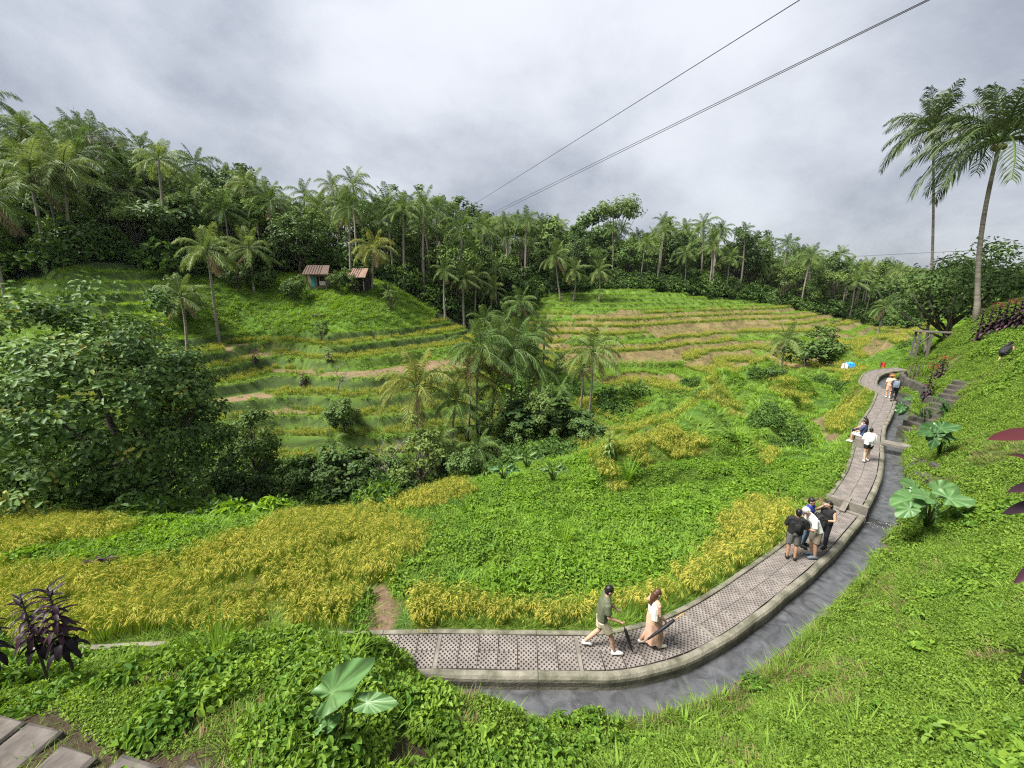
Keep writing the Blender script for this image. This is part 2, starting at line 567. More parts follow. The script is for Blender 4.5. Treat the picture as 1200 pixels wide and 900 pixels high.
def leaf_mat(name, c1, c2, trans=0.32, rough=0.55, spec=0.2, use_obj=0.45, c3=None, vein=False):
    m, n, l, out = newmat(name)
    at_ = N(n, 'ShaderNodeAttribute', attribute_name='rnd')
    oi = N(n, 'ShaderNodeObjectInfo')
    mx = N(n, 'ShaderNodeMix', data_type='FLOAT')
    mx.inputs[0].default_value = use_obj
    l.new(at_.outputs['Fac'], mx.inputs[2])
    l.new(oi.outputs['Random'], mx.inputs[3])
    cr = N(n, 'ShaderNodeValToRGB')
    e = cr.color_ramp.elements
    e[0].color, e[1].color = (*c1, 1), (*c2, 1)
    e[0].position, e[1].position = 0.15, 0.85
    if c3:
        x = e.new(0.97)
        x.color = (*c3, 1)
    l.new(mx.outputs[0], cr.inputs[0])
    bs = N(n, 'ShaderNodeBsdfPrincipled', Roughness=rough)
    bs.inputs['Specular IOR Level'].default_value = spec
    tr = N(n, 'ShaderNodeBsdfTranslucent')
    hs = N(n, 'ShaderNodeHueSaturation', Hue=0.485, Saturation=1.1, Value=1.25)
    ms = N(n, 'ShaderNodeMixShader')
    ms.inputs[0].default_value = trans
    src = cr.outputs[0]
    if vein:
        tc = N(n, 'ShaderNodeTexCoord')
        nz = N(n, 'ShaderNodeTexNoise', Scale=9.0, Detail=3.0)
        mm = N(n, 'ShaderNodeMix', data_type='RGBA', blend_type='MULTIPLY')
        mm.inputs[0].default_value = 0.45
        rr = N(n, 'ShaderNodeMapRange')
        rr.inputs['To Min'].default_value = 0.6
        rr.inputs['To Max'].default_value = 1.4
        l.new(tc.outputs['Object'], nz.inputs['Vector'])
        l.new(nz.outputs['Fac'], rr.inputs[0])
        l.new(src, mm.inputs[6])
        l.new(rr.outputs[0], mm.inputs[7])
        src = mm.outputs[2]
    l.new(src, bs.inputs['Base Color'])
    l.new(src, hs.inputs['Color'])
    l.new(hs.outputs[0], tr.inputs['Color'])
    l.new(bs.outputs[0], ms.inputs[1])
    l.new(tr.outputs[0], ms.inputs[2])
    l.new(ms.outputs[0], out.inputs[0])
    return m


def solid_mat(name, c1, c2, scale=4.0, rough=0.8, bump=0.3, detail=5.0, metal=0.0, stretch=(1, 1, 1), coord='Object', spec=0.3, bscale=None, c3=None):
    m, n, l, out = newmat(name)
    tc = N(n, 'ShaderNodeTexCoord')
    mp = N(n, 'ShaderNodeMapping')
    mp.inputs['Scale'].default_value = stretch
    nz = N(n, 'ShaderNodeTexNoise', Scale=scale, Detail=detail, Roughness=0.65)
    cr = N(n, 'ShaderNodeValToRGB')
    e = cr.color_ramp.elements
    e[0].color, e[1].color = (*c1, 1), (*c2, 1)
    e[0].position, e[1].position = 0.32, 0.68
    if c3:
        x = e.new(0.82)
        x.color = (*c3, 1)
    bs = N(n, 'ShaderNodeBsdfPrincipled', Roughness=rough, Metallic=metal)
    bs.inputs['Specular IOR Level'].default_value = spec
    nb = N(n, 'ShaderNodeTexNoise', Scale=bscale or scale * 4, Detail=4.0)
    bp = N(n, 'ShaderNodeBump', Strength=bump, Distance=0.02)
    l.new(tc.outputs[coord], mp.inputs[0])
    l.new(mp.outputs[0], nz.inputs['Vector'])
    l.new(mp.outputs[0], nb.inputs['Vector'])
    l.new(nz.outputs['Fac'], cr.inputs[0])
    l.new(cr.outputs[0], bs.inputs['Base Color'])
    l.new(nb.outputs['Fac'], bp.inputs['Height'])
    l.new(bp.outputs[0], bs.inputs['Normal'])
    l.new(bs.outputs[0], out.inputs[0])
    return m


M = {}
M['concrete'] = solid_mat('kerb_concrete', (.09, .08, .066), (.19, .172, .145), 1.7, .85, .5, bscale=22, c3=(.22, .2, .17))
M['kerb'] = solid_mat('worn_concrete', (.062, .064, .040), (.205, .188, .148), 2.3, .85, .8, bscale=18, c3=(.28, .255, .205))
M['paver'] = solid_mat('paver_concrete', (.115, .100, .090), (.215, .19, .17), 1.9, .85, .4, bscale=30)
M['bed'] = solid_mat('path_bed_soil', (.035, .028, .022), (.085, .07, .055), 6, .95, .8)
M['stone'] = solid_mat('stone_grey', (.022, .022, .016), (.085, .078, .063), 2.2, .9, .9, bscale=9)
M['step'] = solid_mat('step_slab', (.042, .036, .031), (.125, .108, .094), 3.4, .85, .6, bscale=14)
M['bark'] = solid_mat('palm_bark', (.11, .095, .075), (.30, .27, .22), 1.0, .9, .6, stretch=(1, 1, 7), bscale=2.0)
M['bark_dark'] = solid_mat('dark_bark', (.03, .025, .02), (.10, .085, .065), 2.0, .9, .8, stretch=(1, 1, .4))
M['bark_pale'] = solid_mat('pale_bark', (.16, .14, .11), (.34, .31, .26), 2.0, .9, .5, stretch=(1, 1, .5))
M['wood'] = solid_mat('weathered_wood', (.05, .042, .035), (.15, .13, .11), 1.5, .85, .5, stretch=(8, 1, 8))
M['thatch'] = solid_mat('thatch_roof', (.055, .038, .030), (.14, .098, .076), 3.0, .95, .8, stretch=(6, 1, 1))
M['tile'] = solid_mat('roof_rust', (.12, .07, .05), (.24, .155, .115), 3.0, .85, .5)


def water_mat():
    m, n, l, out = newmat('canal_water')
    tc = N(n, 'ShaderNodeTexCoord')
    nz = N(n, 'ShaderNodeTexNoise', Scale=13.0, Detail=4.0, Roughness=0.65, Distortion=0.8)
    n2 = N(n, 'ShaderNodeTexNoise', Scale=2.2, Detail=5.0, Distortion=1.5)
    bp = N(n, 'ShaderNodeBump', Strength=0.5, Distance=0.03)
    bs = N(n, 'ShaderNodeBsdfPrincipled', Roughness=0.07, IOR=1.45)
    cr = N(n, 'ShaderNodeValToRGB')
    e = cr.color_ramp.elements
    e[0].color, e[1].color = (.034, .035, .037, 1), (.10, .102, .107, 1)
    bs.inputs['Specular IOR Level'].default_value = 1.0
    e[0].position, e[1].position = .30, .74
    l.new(tc.outputs['Object'], nz.inputs['Vector'])
    l.new(tc.outputs['Object'], n2.inputs['Vector'])
    l.new(n2.outputs['Fac'], cr.inputs[0])
    l.new(cr.outputs[0], bs.inputs['Base Color'])
    l.new(nz.outputs['Fac'], bp.inputs['Height'])
    l.new(bp.outputs[0], bs.inputs['Normal'])
    l.new(bs.outputs[0], out.inputs[0])
    return m


M['water'] = water_mat()


def ground_mat():
    m, n, l, out = newmat('ground_cover_and_earth')
    at_ = N(n, 'ShaderNodeVertexColor', layer_name='Col')
    tc = N(n, 'ShaderNodeTexCoord')
    n1 = N(n, 'ShaderNodeTexNoise', Scale=0.9, Detail=6.0, Roughness=0.7)
    n2 = N(n, 'ShaderNodeTexNoise', Scale=9.0, Detail=5.0, Roughness=0.75)
    mr = N(n, 'ShaderNodeMapRange')
    mr.inputs['From Min'].default_value, mr.inputs['From Max'].default_value = 0.3, 0.7
    mr.inputs['To Min'].default_value, mr.inputs['To Max'].default_value = 0.6, 1.35
    ml = N(n, 'ShaderNodeMath', operation='ADD')
    mx = N(n, 'ShaderNodeMix', data_type='RGBA', blend_type='MULTIPLY')
    mx.inputs[0].default_value = 1.0
    bs = N(n, 'ShaderNodeBsdfPrincipled', Roughness=0.9)
    bs.inputs['Specular IOR Level'].default_value = 0.15
    bp = N(n, 'ShaderNodeBump', Strength=0.9, Distance=0.12)
    hf = N(n, 'ShaderNodeMath', operation='MULTIPLY')
    hf.inputs[1].default_value = 0.5
    l.new(tc.outputs['Object'], n1.inputs['Vector'])
    l.new(tc.outputs['Object'], n2.inputs['Vector'])
    l.new(n1.outputs['Fac'], ml.inputs[0])
    l.new(n2.outputs['Fac'], ml.inputs[1])
    l.new(ml.outputs[0], hf.inputs[0])
    l.new(hf.outputs[0], mr.inputs[0])
    l.new(at_.outputs['Color'], mx.inputs[6])
    l.new(mr.outputs[0], mx.inputs[7])
    l.new(mx.outputs[2], bs.inputs['Base Color'])
    l.new(n2.outputs['Fac'], bp.inputs['Height'])
    l.new(bp.outputs[0], bs.inputs['Normal'])
    l.new(bs.outputs[0], out.inputs[0])
    return m


M['ground'] = ground_mat()

# ------------------------------------------------------------------ zones (polygons on the ground)
RICE_POLYS = [poly_cast(p) for p in [
    [(-60, 690), (0, 668), (70, 672), (150, 668), (230, 655), (300, 628), (380, 606), (452, 604), (498, 622), (503, 645), (470, 662), (455, 690), (426, 700), (418, 738), (300, 745), (150, 752), (0, 752), (-60, 750)],
    [(-60, 612), (0, 612), (90, 612), (160, 622), (120, 640), (60, 645), (0, 662), (-60, 660)],
    [(484, 741), (560, 736), (640, 737), (700, 736), (740, 728), (790, 710), (840, 688), (880, 662), (910, 638), (935, 606), (925, 592), (880, 588), (850, 612), (828, 650), (770, 695), (720, 712), (640, 718), (560, 704), (484, 690)],
    [(430, 590), (490, 575), (545, 572), (560, 580), (530, 592), (460, 604)],
    [(686, 548), (700, 534), (728, 566), (745, 580), (720, 582)],
    [(722, 532), (760, 516), (800, 512), (838, 524), (800, 540), (758, 553)],
    [(730, 486), (790, 490), (776, 500), (735, 495)],
    [(808, 470), (850, 462), (868, 478), (880, 488), (850, 486)],
    [(1024, 478), (1008, 498), (1000, 512), (975, 516), (964, 496), (990, 472), (1000, 455), (985, 440), (960, 435), (985, 428), (1015, 432), (1012, 446), (1028, 462)]]]
EARTH_POLYS = [poly_cast(p) for p in [
    [(-40, 845), (85, 828), (130, 858), (170, 872), (270, 886), (280, 935), (-40, 935)],
    [(427, 742), (430, 700), (427, 690), (445, 684), (470, 694), (468, 712), (460, 742)],
    [(440, 880), (470, 862), (520, 868), (535, 885), (500, 915), (440, 915)],
    [(230, 462), (300, 458), (330, 470), (372, 484), (330, 486), (270, 478)],
    [(262, 404), (300, 406), (348, 413), (320, 417), (265, 412)],
    [(310, 426), (366, 434), (372, 440), (320, 436)]]]
SMALL_PATH = [tuple(cast(px, py)) for px, py in [(978, 486), (964, 489), (957, 494), (962, 502), (972, 510), (984, 516)]]
FIELD_TRACK = [tuple(cast(px, py)) for px, py in [(890, 574), (915, 578), (945, 588), (966, 594)]]


def poly_mask(x, y, polys):
    m = np.zeros(x.shape, bool)
    for p in polys:
        m |= in_poly(x, y, p)
    return m


C_GRASS = np.array((.085, .145, .022))
C_HILL = np.array((.075, .120, .022))
C_WEED = np.array((.055, .115, .018))
C_RICE = np.array((.10, .115, .022))
C_EARTH = np.array((.20, .135, .085))
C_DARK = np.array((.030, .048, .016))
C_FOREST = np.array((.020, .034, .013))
C_STUB = np.array((.175, .135, .062))


def crop(k, seed, x, y):
    return _hash(k + np.floor(x / 17.0 + vnoise(x / 9, y / 9, 5) * 0.6) * 31, k * 0 + seed, seed)


def ground_zone(x, y, z, d):
    """0 hill grass, 1 weeds, 2 rice, 3 earth, 4 ravine, 5 forest, 6 far grass, 7 stubble, 8 corridor, 9 bright hill grass"""
    zone = np.full(x.shape, 1)
    wob = fbm(x / 2.5, y / 2.5, 60, 3) * 1.5
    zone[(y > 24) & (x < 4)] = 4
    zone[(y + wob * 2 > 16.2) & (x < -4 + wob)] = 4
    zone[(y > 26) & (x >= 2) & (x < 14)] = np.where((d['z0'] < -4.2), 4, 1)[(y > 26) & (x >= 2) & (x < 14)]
    for w, kk, ff, sd, gold in (('w_left', 'k2', 'f2', 5, .78), ('w_right', 'k3', 'f3', 9, .72), ('w_ll', 'k2', 'f2', 6, .0)):
        mm = d[w] > 0.5
        c = crop(d[kk], sd, x, y)
        ff = d[ff]
        tread = (ff > 0.10) & (ff < 0.76)
        zone[mm] = 6
        zone[mm & tread & (c < gold)] = 2
        if w == 'w_right':
            zone[mm & ~tread & (c < .8)] = 7
            zone[mm & tread & (c > .72) & (c < .86)] = 7
            zone[mm & (x > 66) & tread & (c < .5)] = 6
            zone[mm & (d['z0'] > 2.6)] = 6
        rz_ = mm & (ff >= .82) & (ff < .98)
        if w != 'w_right':
            zone[rz_] = np.where(c < .8, 10, 6)[rz_]
        if w == 'w_left':
            zone[mm & tread & (c > .95)] = 3
    mm = d['w_near'] > .5
    c = crop(d['k1'], 13, x, y)
    zone[mm & ((d['f1'] >= .64) | (d['f1'] < .06))] = 6
    zone[mm & (d['f1'] > .08) & (d['f1'] < .62) & (c < .34)] = 2
    zone[(d['mo'] > .12) & (d['mtop'] == 0)] = 6
    zone[d['mtop'] == 1] = 2
    zone[d['mtop'] == 2] = 1
    hillg = (x < -13 + wob) & (x > -44) & (d['z0'] > 2.2) & (y > 44)
    zone[hillg] = 9
    zone[(d['w_near'] < .5) & (y > 44) & (x > 8) & (d['w_right'] < .5)] = 1
    zone[poly_mask(x, y, RICE_POLYS)] = 2
    zone[d['hill']] = 0
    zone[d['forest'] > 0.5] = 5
    em = poly_mask(x, y, EARTH_POLYS)
    zone[em & ((y < 25) | ((d['f2'] > .06) & (d['f2'] < .78)))] = 3
    for trk, w in ((SMALL_PATH, .22), (FIELD_TRACK, .16)):
        for a, b in zip(trk[:-1], trk[1:]):
            a, b = np.array(a[:2]), np.array(b[:2])
            ab = b - a
            t = np.clip(((x - a[0]) * ab[0] + (y - a[1]) * ab[1]) / (ab @ ab), 0, 1)
            zone[np.hypot(x - a[0] - ab[0] * t, y - a[1] - ab[1] * t) < w] = 3
    zone[d['inside']] = 8
    return zone


def spaced(a, b, c0, c1, d0, grow):
    """coordinates from a to b, spacing d0 between c0 and c1 and growing outside"""
    mid = list(np.arange(c0, c1, d0))
    lo, hi = [], []
    s, p = d0, c0
    while p > a:
        s = min(s * grow, 14)
        p -= s
        lo.append(p)
    s, p = d0, mid[-1]
    while p < b:
        s = min(s * grow, 14)
        p += s
        hi.append(p)
    return np.array(lo[::-1] + mid + hi)


gx = spaced(-420, 720, -20, 27, 0.20, 1.0105)
gy = spaced(-30, 950, 0, 24, 0.18, 1.0085)
GX, GY = np.meshgrid(gx, gy)
fx, fy = GX.ravel(), GY.ravel()
fz, D = ground(fx, fy, True)
zone = ground_zone(fx, fy, fz, D)
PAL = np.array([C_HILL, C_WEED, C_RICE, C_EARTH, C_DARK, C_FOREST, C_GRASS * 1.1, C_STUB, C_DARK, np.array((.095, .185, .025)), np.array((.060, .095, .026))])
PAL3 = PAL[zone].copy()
PAL3[(zone == 3) & (fy < 7)] = (.075, .055, .036)
colr = PAL3 * (0.85 + 0.5 * (fbm(fx / 3, fy / 3, 71, 4) + .1))[:, None]
dry = np.clip(fbm(fx / 1.7, fy / 1.7, 77, 4) * 3 - .35, 0, 1) * (zone == 0)
colr = colr * (1 - dry[:, None] * .6) + np.array((.16, .12, .065)) * dry[:, None] * .6
nx, ny = len(gx), len(gy)
idx = np.arange(nx * ny).reshape(ny, nx)
Fq = np.stack([idx[:-1, :-1], idx[:-1, 1:], idx[1:, 1:], idx[1:, :-1]], -1).reshape(-1, 4)
me = mesh('terrain', np.c_[fx, fy, fz], Fq, M['ground'], smooth=True)
ca = me.color_attributes.new('Col', 'FLOAT_COLOR', 'POINT')
ca.data.foreach_set('color', np.c_[colr, np.ones(len(colr))].astype(np.float32).ravel())
terrain = prop(link('terrain', me), 'green terraced valley ground rising from a ravine to wooded ridges', 'terrain', kind='structure')

# ------------------------------------------------------------------ path, kerbs, canal


def sweep(name, prof, mats, s0, s1, zf=None, parent=None, smooth=False, wob=0.0):
    """profile of (offset, height) pairs swept along the path between two lengths"""
    ss = np.r_[s0, PS[(PS > s0 + .05) & (PS < s1 - .05)], s1]
    px, py = np.interp(ss, PS, PATH[:, 0]), np.interp(ss, PS, PATH[:, 1])
    nx_, ny_ = np.interp(ss, PS, PNRM[:, 0]), np.interp(ss, PS, PNRM[:, 1])
    V, F = [], []
    m = len(prof)
    for i in range(len(ss)):
        w = wob * (vnoise(np.array([ss[i] * 1.3]), np.array([3.7]), 4)[0] - .5)
        z = (0.0 if ss[i] < S_STEP else .25) if zf is None else zf(ss[i])
        for o, h in prof:
            V.append((px[i] + nx_[i] * (o + w), py[i] + ny_[i] * (o + w), z + h))
    for a in range(len(ss) - 1):
        for j in range(m - 1):
            F.append((a * m + j, (a + 1) * m + j, (a + 1) * m + j + 1, a * m + j + 1))
    e = (len(ss) - 1) * m
    F.append(tuple(range(m)))
    F.append(tuple(e + j for j in range(m))[::-1])
    return link(name, mesh(name, V, F, mats, smooth), parent)


S0, S1 = 3.0, PS[-1]
SB = PS[np.argmin(abs(PATH[:, 0] + 4.2))]      # the canal comes out of the bank here
foot = sweep('footpath', [(-.47, -.9), (-.47, -.075), (.44, -.075), (.44, -.9)], M['bed'], S0, S_STEP - .12)
prop(foot, 'curving footpath of pierced concrete pavers beside the canal', 'footpath', kind='structure')
foot2 = sweep('footpath_bed', [(-.47, -.9), (-.47, -.075), (.44, -.075), (.44, -.9)], M['bed'], S_STEP + .12, S1, parent=foot)
KL = [(-.60, -.9), (-.60, -.02), (-.585, .012), (-.55, .022), (-.49, .02), (-.468, .005), (-.468, -.3)]
KR = [(.44, -.3), (.44, .0), (.455, .014), (.51, .02), (.57, .004), (.612, -.045), (.622, -.11), (.612, -.18), (.60, -.25), (.60, -.9)]
for s0, s1 in ((S0, S_STEP - .12), (S_STEP + .12, S1)):
    cuts = list(np.arange(s0, s1 - 1, 3.6)) + [s1]
    for a, b in zip(cuts[:-1], cuts[1:]):
        sweep('kerb', KL, M['kerb'], a + .006, b - .006, parent=foot, smooth=False, wob=.03)
        if b > SB:
            sweep('kerb', KR, M['kerb'], a + .006, b - .006, parent=foot, smooth=False, wob=.05)
# the drop in the path, its end beams and the small ramp
ist = int(np.argmin(abs(PS - S_STEP)))
pc, pt, pn = PATH[ist], PTAN[ist], PNRM[ist]
rzs = math.atan2(pt[1], pt[0])
for off, zc, hh in ((.17, .08, .36), (-.17, -.16, .36)):
    c = pc + pt * off
    MB().box((0, 0, 0), (.16, 1.24, hh)).obj('end_beam', M['concrete'], foot, loc=(c[0], c[1], zc), rot=(0, 0, rzs))
MB().box((0, 0, 0), (.85, .16, .07)).obj('ramp_plank', M['concrete'], foot, loc=(pc[0], pc[1], .17), rot=(0, R(-18), rzs))

# pavers with staggered holes


def paver_mesh():
    n, s, dp = 8, 0.425 / 8, 0.07
    mb = MB()
    for i in range(n):
        for j in range(n):
            x0, y0 = -.2125 + i * s, -.2125 + j * s
            hole = (i + j) % 2 == 0
            q = [(x0, y0, 0), (x0 + s, y0, 0), (x0 + s, y0 + s, 0), (x0, y0 + s, 0)]
            if not hole:
                mb.add(q, [(0, 1, 2, 3)])
            else:
                c = (x0 + s / 2, y0 + s / 2)
                h = s * .44
                k = s * .36
                d = [(c[0] - k, c[1] - k), (c[0], c[1] - h), (c[0] + k, c[1] - k), (c[0] + h, c[1]), (c[0] + k, c[1] + k), (c[0], c[1] + h), (c[0] - k, c[1] + k), (c[0] - h, c[1])]
                h2 = min(h, s * .5)
                d = [(min(max(a, x0), x0 + s), min(max(b, y0), y0 + s)) for a, b in d]
                V = q + [(a, b, 0) for a, b in d] + [(a, b, -dp) for a, b in d]
                F = [(0, 1, 6, 5, 4), (1, 2, 8, 7, 6), (2, 3, 10, 9, 8), (3, 0, 4, 11, 10)]
                F += [(4 + a, 4 + (a + 1) % 8, 12 + (a + 1) % 8, 12 + a) for a in range(8)]
                mb.add(V, F)
    e = .2125
    mb.add([(-e, -e, 0), (e, -e, 0), (e, e, 0), (-e, e, 0), (-e, -e, -dp), (e, -e, -dp), (e, e, -dp), (-e, e, -dp)],
           [(0, 4, 5, 1), (1, 5, 6, 2), (2, 6, 7, 3), (3, 7, 4, 0)])
    return mb


pv = paver_mesh()
pv_me = pv.mesh('paver', M['paver'])
rest = MB()
s, row, npv = PS[np.argmin(abs(PATH[:, 0] + 4.6))], 0, 0
while s < S1 - .3:
    if abs(s - S_STEP) < .36:
        s = S_STEP + .47
    i = min(int(round(s / (PS[1] - PS[0]))), len(PATH) - 1)
    c0, tt, nn = (np.array([np.interp(s, PS, A[:, q]) for q in (0, 1)]) for A in (PATH, PTAN, PNRM))
    a = math.atan2(tt[1], tt[0])
    for q in (-.232, .204):
        c = c0 + nn * q
        dz = random.uniform(-.004, .004)
        if npv < 240:
            o = link('paver', pv_me, foot, (c[0], c[1], PZ[i] + dz), (random.uniform(-.006, .006), random.uniform(-.006, .006), a + random.choice((0, math.pi / 2, math.pi)) + random.uniform(-.008, .008)))
            npv += 1
        else:
            ca_, sa_ = math.cos(a), math.sin(a)
            rest.add([(c[0] + x * ca_ - y * sa_, c[1] + x * sa_ + y * ca_, PZ[i] + dz + z) for x, y, z in pv.V], pv.F)
    row += 1
    if row % 7 == 0:
        e = c0 + tt * .2655
        MB().box((0, 0, 0), (.085, .89, .06)).obj('joint_strip', M['concrete'], foot, loc=(e[0], e[1], PZ[i] - .034), rot=(0, 0, a))
    s += .442 if row % 7 else .53
prop(rest.obj('paver_rows', M['paver'], foot), kind='stuff')


def canal_z(s):
    return -.33 if s < S_STEP + .3 else -.16


WP = [(.59, -.3), (.59, 0), (1.37, 0), (1.37, -.3)]
water = sweep('canal_water', WP, M['water'], SB, S_STEP + .3, zf=lambda s_: -.33)
sweep('upper_water', WP, M['water'], S_STEP + .31, S1, zf=lambda s_: -.16, parent=water)
prop(water, 'narrow irrigation canal of dark rippled water along the footpath', 'water', kind='structure')
wallk = sweep('canal_wall', [(1.34, -.9), (1.34, -.06), (1.37, -.02), (1.54, .0), (1.58, -.9)], M['stone'], SB + .8, S1, wob=.12)
prop(wallk, 'low stone edge holding the grassy bank above the canal', 'wall', kind='structure')

# ------------------------------------------------------------------ foliage materials
M['cover'] = leaf_mat('ground_cover_leaf', (.078, .150, .018), (.205, .312, .042), .38)
M['grass'] = leaf_mat('grass_blade', (.10, .19, .022), (.225, .345, .05), .42)
M['weed'] = leaf_mat('weed_leaf', (.065, .150, .018), (.19, .30, .036), .38)
M['field'] = leaf_mat('field_weed', (.095, .205, .02), (.22, .36, .04), .45)
M['rice'] = leaf_mat('rice_blade', (.09, .18, .02), (.21, .295, .038), .4)
M['grain'] = leaf_mat('rice_grain', (.33, .315, .05), (.55, .50, .10), .3, .7)
M['bush'] = leaf_mat('bush_leaf', (.030, .072, .015), (.115, .20, .035), .22, .55)
M['tree1'] = leaf_mat('tree_leaf_mid', (.042, .084, .018), (.140, .22, .046), .22, .55)
M['tree2'] = leaf_mat('tree_leaf_dark', (.030, .064, .017), (.092, .155, .036), .2, .55)
M['tree3'] = leaf_mat('tree_leaf_pale', (.056, .10, .022), (.16, .225, .052), .25, .5)
M['big'] = leaf_mat('big_tree_leaf', (.040, .088, .020), (.135, .225, .052), .22, .5, .22, .0, (.30, .26, .04))
M['palm'] = leaf_mat('palm_leaflet', (.044, .090, .020), (.130, .195, .046), .3, .5, .15, .5)
M['palm_y'] = leaf_mat('yellowing_palm_leaflet', (.10, .135, .025), (.28, .28, .065), .35, .5, .2, .2)
M['palm_g'] = leaf_mat('grey_palm_leaflet', (.075, .125, .028), (.190, .245, .066), .3, .5, .15, .4)
M['dead'] = leaf_mat('dead_frond', (.10, .072, .034), (.24, .18, .09), .2, .8, .2)
M['palm_d'] = leaf_mat('dark_palm_leaflet', (.026, .045, .016), (.082, .115, .036), .2, .5, .25, .3)
M['taro'] = leaf_mat('taro_leaf', (.075, .165, .050), (.17, .27, .11), .25, .4, .35, .1, vein=True)
M['taro_d'] = leaf_mat('deep_green_leaf', (.035, .095, .026), (.105, .19, .065), .22, .4, .35, .1, vein=True)
M['banana'] = leaf_mat('banana_leaf', (.09, .17, .035), (.19, .29, .09), .35, .4, .4)
M['purple'] = leaf_mat('dark_purple_leaf', (.012, .007, .011), (.045, .018, .028), .08, .45, .18, .1)
M['crimson'] = leaf_mat('crimson_leaf', (.13, .008, .016), (.34, .018, .03), .15, .4, .4, .1)
M['maroon'] = leaf_mat('maroon_leaf', (.045, .010, .012), (.16, .022, .024), .15, .4, .4, .1)
M['twig'] = solid_mat('bare_twig', (.12, .105, .085), (.27, .24, .20), 3, .9, .3)
M['stem'] = leaf_mat('green_stem', (.07, .12, .03), (.13, .19, .06), .1, .5)


def leaf_block(C, Nr, L, W, seed=0, fold=0.22):
    """one pointed leaf per centre, folded along its midrib and facing its normal"""
    r = np.random.default_rng(seed)
    n = len(C)
    Nr = Nr / (np.linalg.norm(Nr, axis=1)[:, None] + 1e-9)
    d = r.normal(size=(n, 3))
    d -= Nr * (d * Nr).sum(1)[:, None]
    d /= np.linalg.norm(d, axis=1)[:, None] + 1e-9
    sd = np.cross(Nr, d)
    L = (L * r.uniform(.6, 1.3, n))[:, None]
    Wd = L * W
    up = Nr * Wd * fold
    V = np.stack([C - d * L * .5, C - d * L * .22 + sd * Wd * .46 + up, C + d * L * .16 + sd * Wd * .40 + up * .8, C + d * L * .5 - Nr * L * .14,
                  C + d * L * .16 - sd * Wd * .40 + up * .8, C - d * L * .22 - sd * Wd * .46 + up], 1).reshape(-1, 3)
    b = np.arange(n)[:, None] * 6
    F = np.concatenate([b + np.array([[0, 3, 2, 1]]), b + np.array([[0, 5, 4, 3]])])
    return V, F, np.repeat(r.random(n), 6)


PROTO = bpy.data.collections.new('scatter_sources')
_sets = {}


def proto(setname, me):
    c = _sets.get(setname)
    if c is None:
        c = _sets[setname] = bpy.data.collections.new('source_' + setname)
    o = bpy.data.objects.new('source_%s_%02d' % (setname, len(c.objects)), me)
    c.objects.link(o)


def tuft(n, L0, L1, w, spread, droop, mats, up=1.0, seed=0, grain=0, segs=4, rad=.05):
    rr = random.Random(seed)
    mb = MB()
    for i in range(n):
        a = rr.uniform(0, 2 * math.pi)
        q = rad * math.sqrt(rr.random())
        d = Vector((math.cos(a) * spread * rr.uniform(.3, 1), math.sin(a) * spread * rr.uniform(.3, 1), up))
        L = rr.uniform(L0, L1)
        b = (q * math.cos(a), q * math.sin(a), -.02)
        mb.blade(b, d, L, w * rr.uniform(.7, 1.2), droop * rr.uniform(.5, 1.3), segs, 0, rr.random())
        if i < grain:
            tip = Vector(b) + d.normalized() * L * .82
            for g in range(2):
                e = Vector((math.cos(a + rr.uniform(-.7, .7)), math.sin(a + rr.uniform(-.7, .7)), .35))
                mb.blade(tip, e, L * rr.uniform(.16, .28), w * 1.5, 1.7, 2, 1, rr.random(), fold=.8)
    return mb.mesh('tuft', mats)


def leafy(n, rad, h, L, W, mats, seed=0, flat=.6, stems=0):
    r = np.random.default_rng(seed)
    q = np.sqrt(r.random(n)) * rad
    a = r.uniform(0, 2 * math.pi, n)
    zz = (0.15 + .85 * r.random(n) ** .7) * h * (1 - .55 * (q / rad) ** 2)
    C = np.c_[q * np.cos(a), q * np.sin(a), zz]
    Nr = np.c_[np.cos(a) * q / rad * .9, np.sin(a) * q / rad * .9, np.full(n, 1.0)] + r.normal(size=(n, 3)) * flat
    V, F, rn = leaf_block(C, Nr, L, W, seed + 5)
    mb = MB()
    mb.V, mb.F, mb.Rn, mb.M = [tuple(v) for v in V], [tuple(f) for f in F], list(rn), [0] * len(F)
    rr = random.Random(seed)
    for i in range(stems):
        a = rr.uniform(0, 6.28)
        mb.blade((0, 0, 0), (math.cos(a) * .6, math.sin(a) * .6, 1), h * rr.uniform(1, 1.6), L * .35, .8, 3, 0, rr.random())
    return mb.mesh('leafy', mats)


for i in range(5):
    proto('cover', leafy(170, .24, .075 + .02 * i, .038, .75, M['cover'], 100 + i, .55, 6))
    proto('weed', leafy(90, .26, .22 + .03 * i, .075 + .008 * i, .62, M['weed'], 120 + i, .6, 3))
    proto('grass', tuft(26, .10, .26 + .03 * i, .013, .85, 1.3, M['grass'], seed=140 + i, rad=.12))
    proto('field', tuft(24, .26, .52, .050, .95, 1.7, M['field'], seed=160 + i, rad=.18))
    proto('fieldl', leafy(60, .30, .34, .15, .45, M['field'], 170 + i, .7, 4))
    proto('rice', tuft(52, .46, .76, .010, .24, .5, [M['rice'], M['grain']], seed=180 + i, grain=18, rad=.14, segs=3))
    proto('straw', tuft(16, .10, .26, .03, .6, .5, M['dead'], seed=210 + i, rad=.35, segs=2))
    proto('fargrass', tuft(26, .22, .50, .05, .75, 1.2, M['grass'], seed=200 + i, rad=.35, segs=3))
    proto('shrubby', leafy(150, .85, .95 + .1 * i, .26, .5, M['bush'], 220 + i, .7, 2))
    proto('under', leafy(190, 1.7, 2.0 + .3 * i, .50, .5, M['tree2'] if i % 2 else M['bush'], 240 + i, .7))


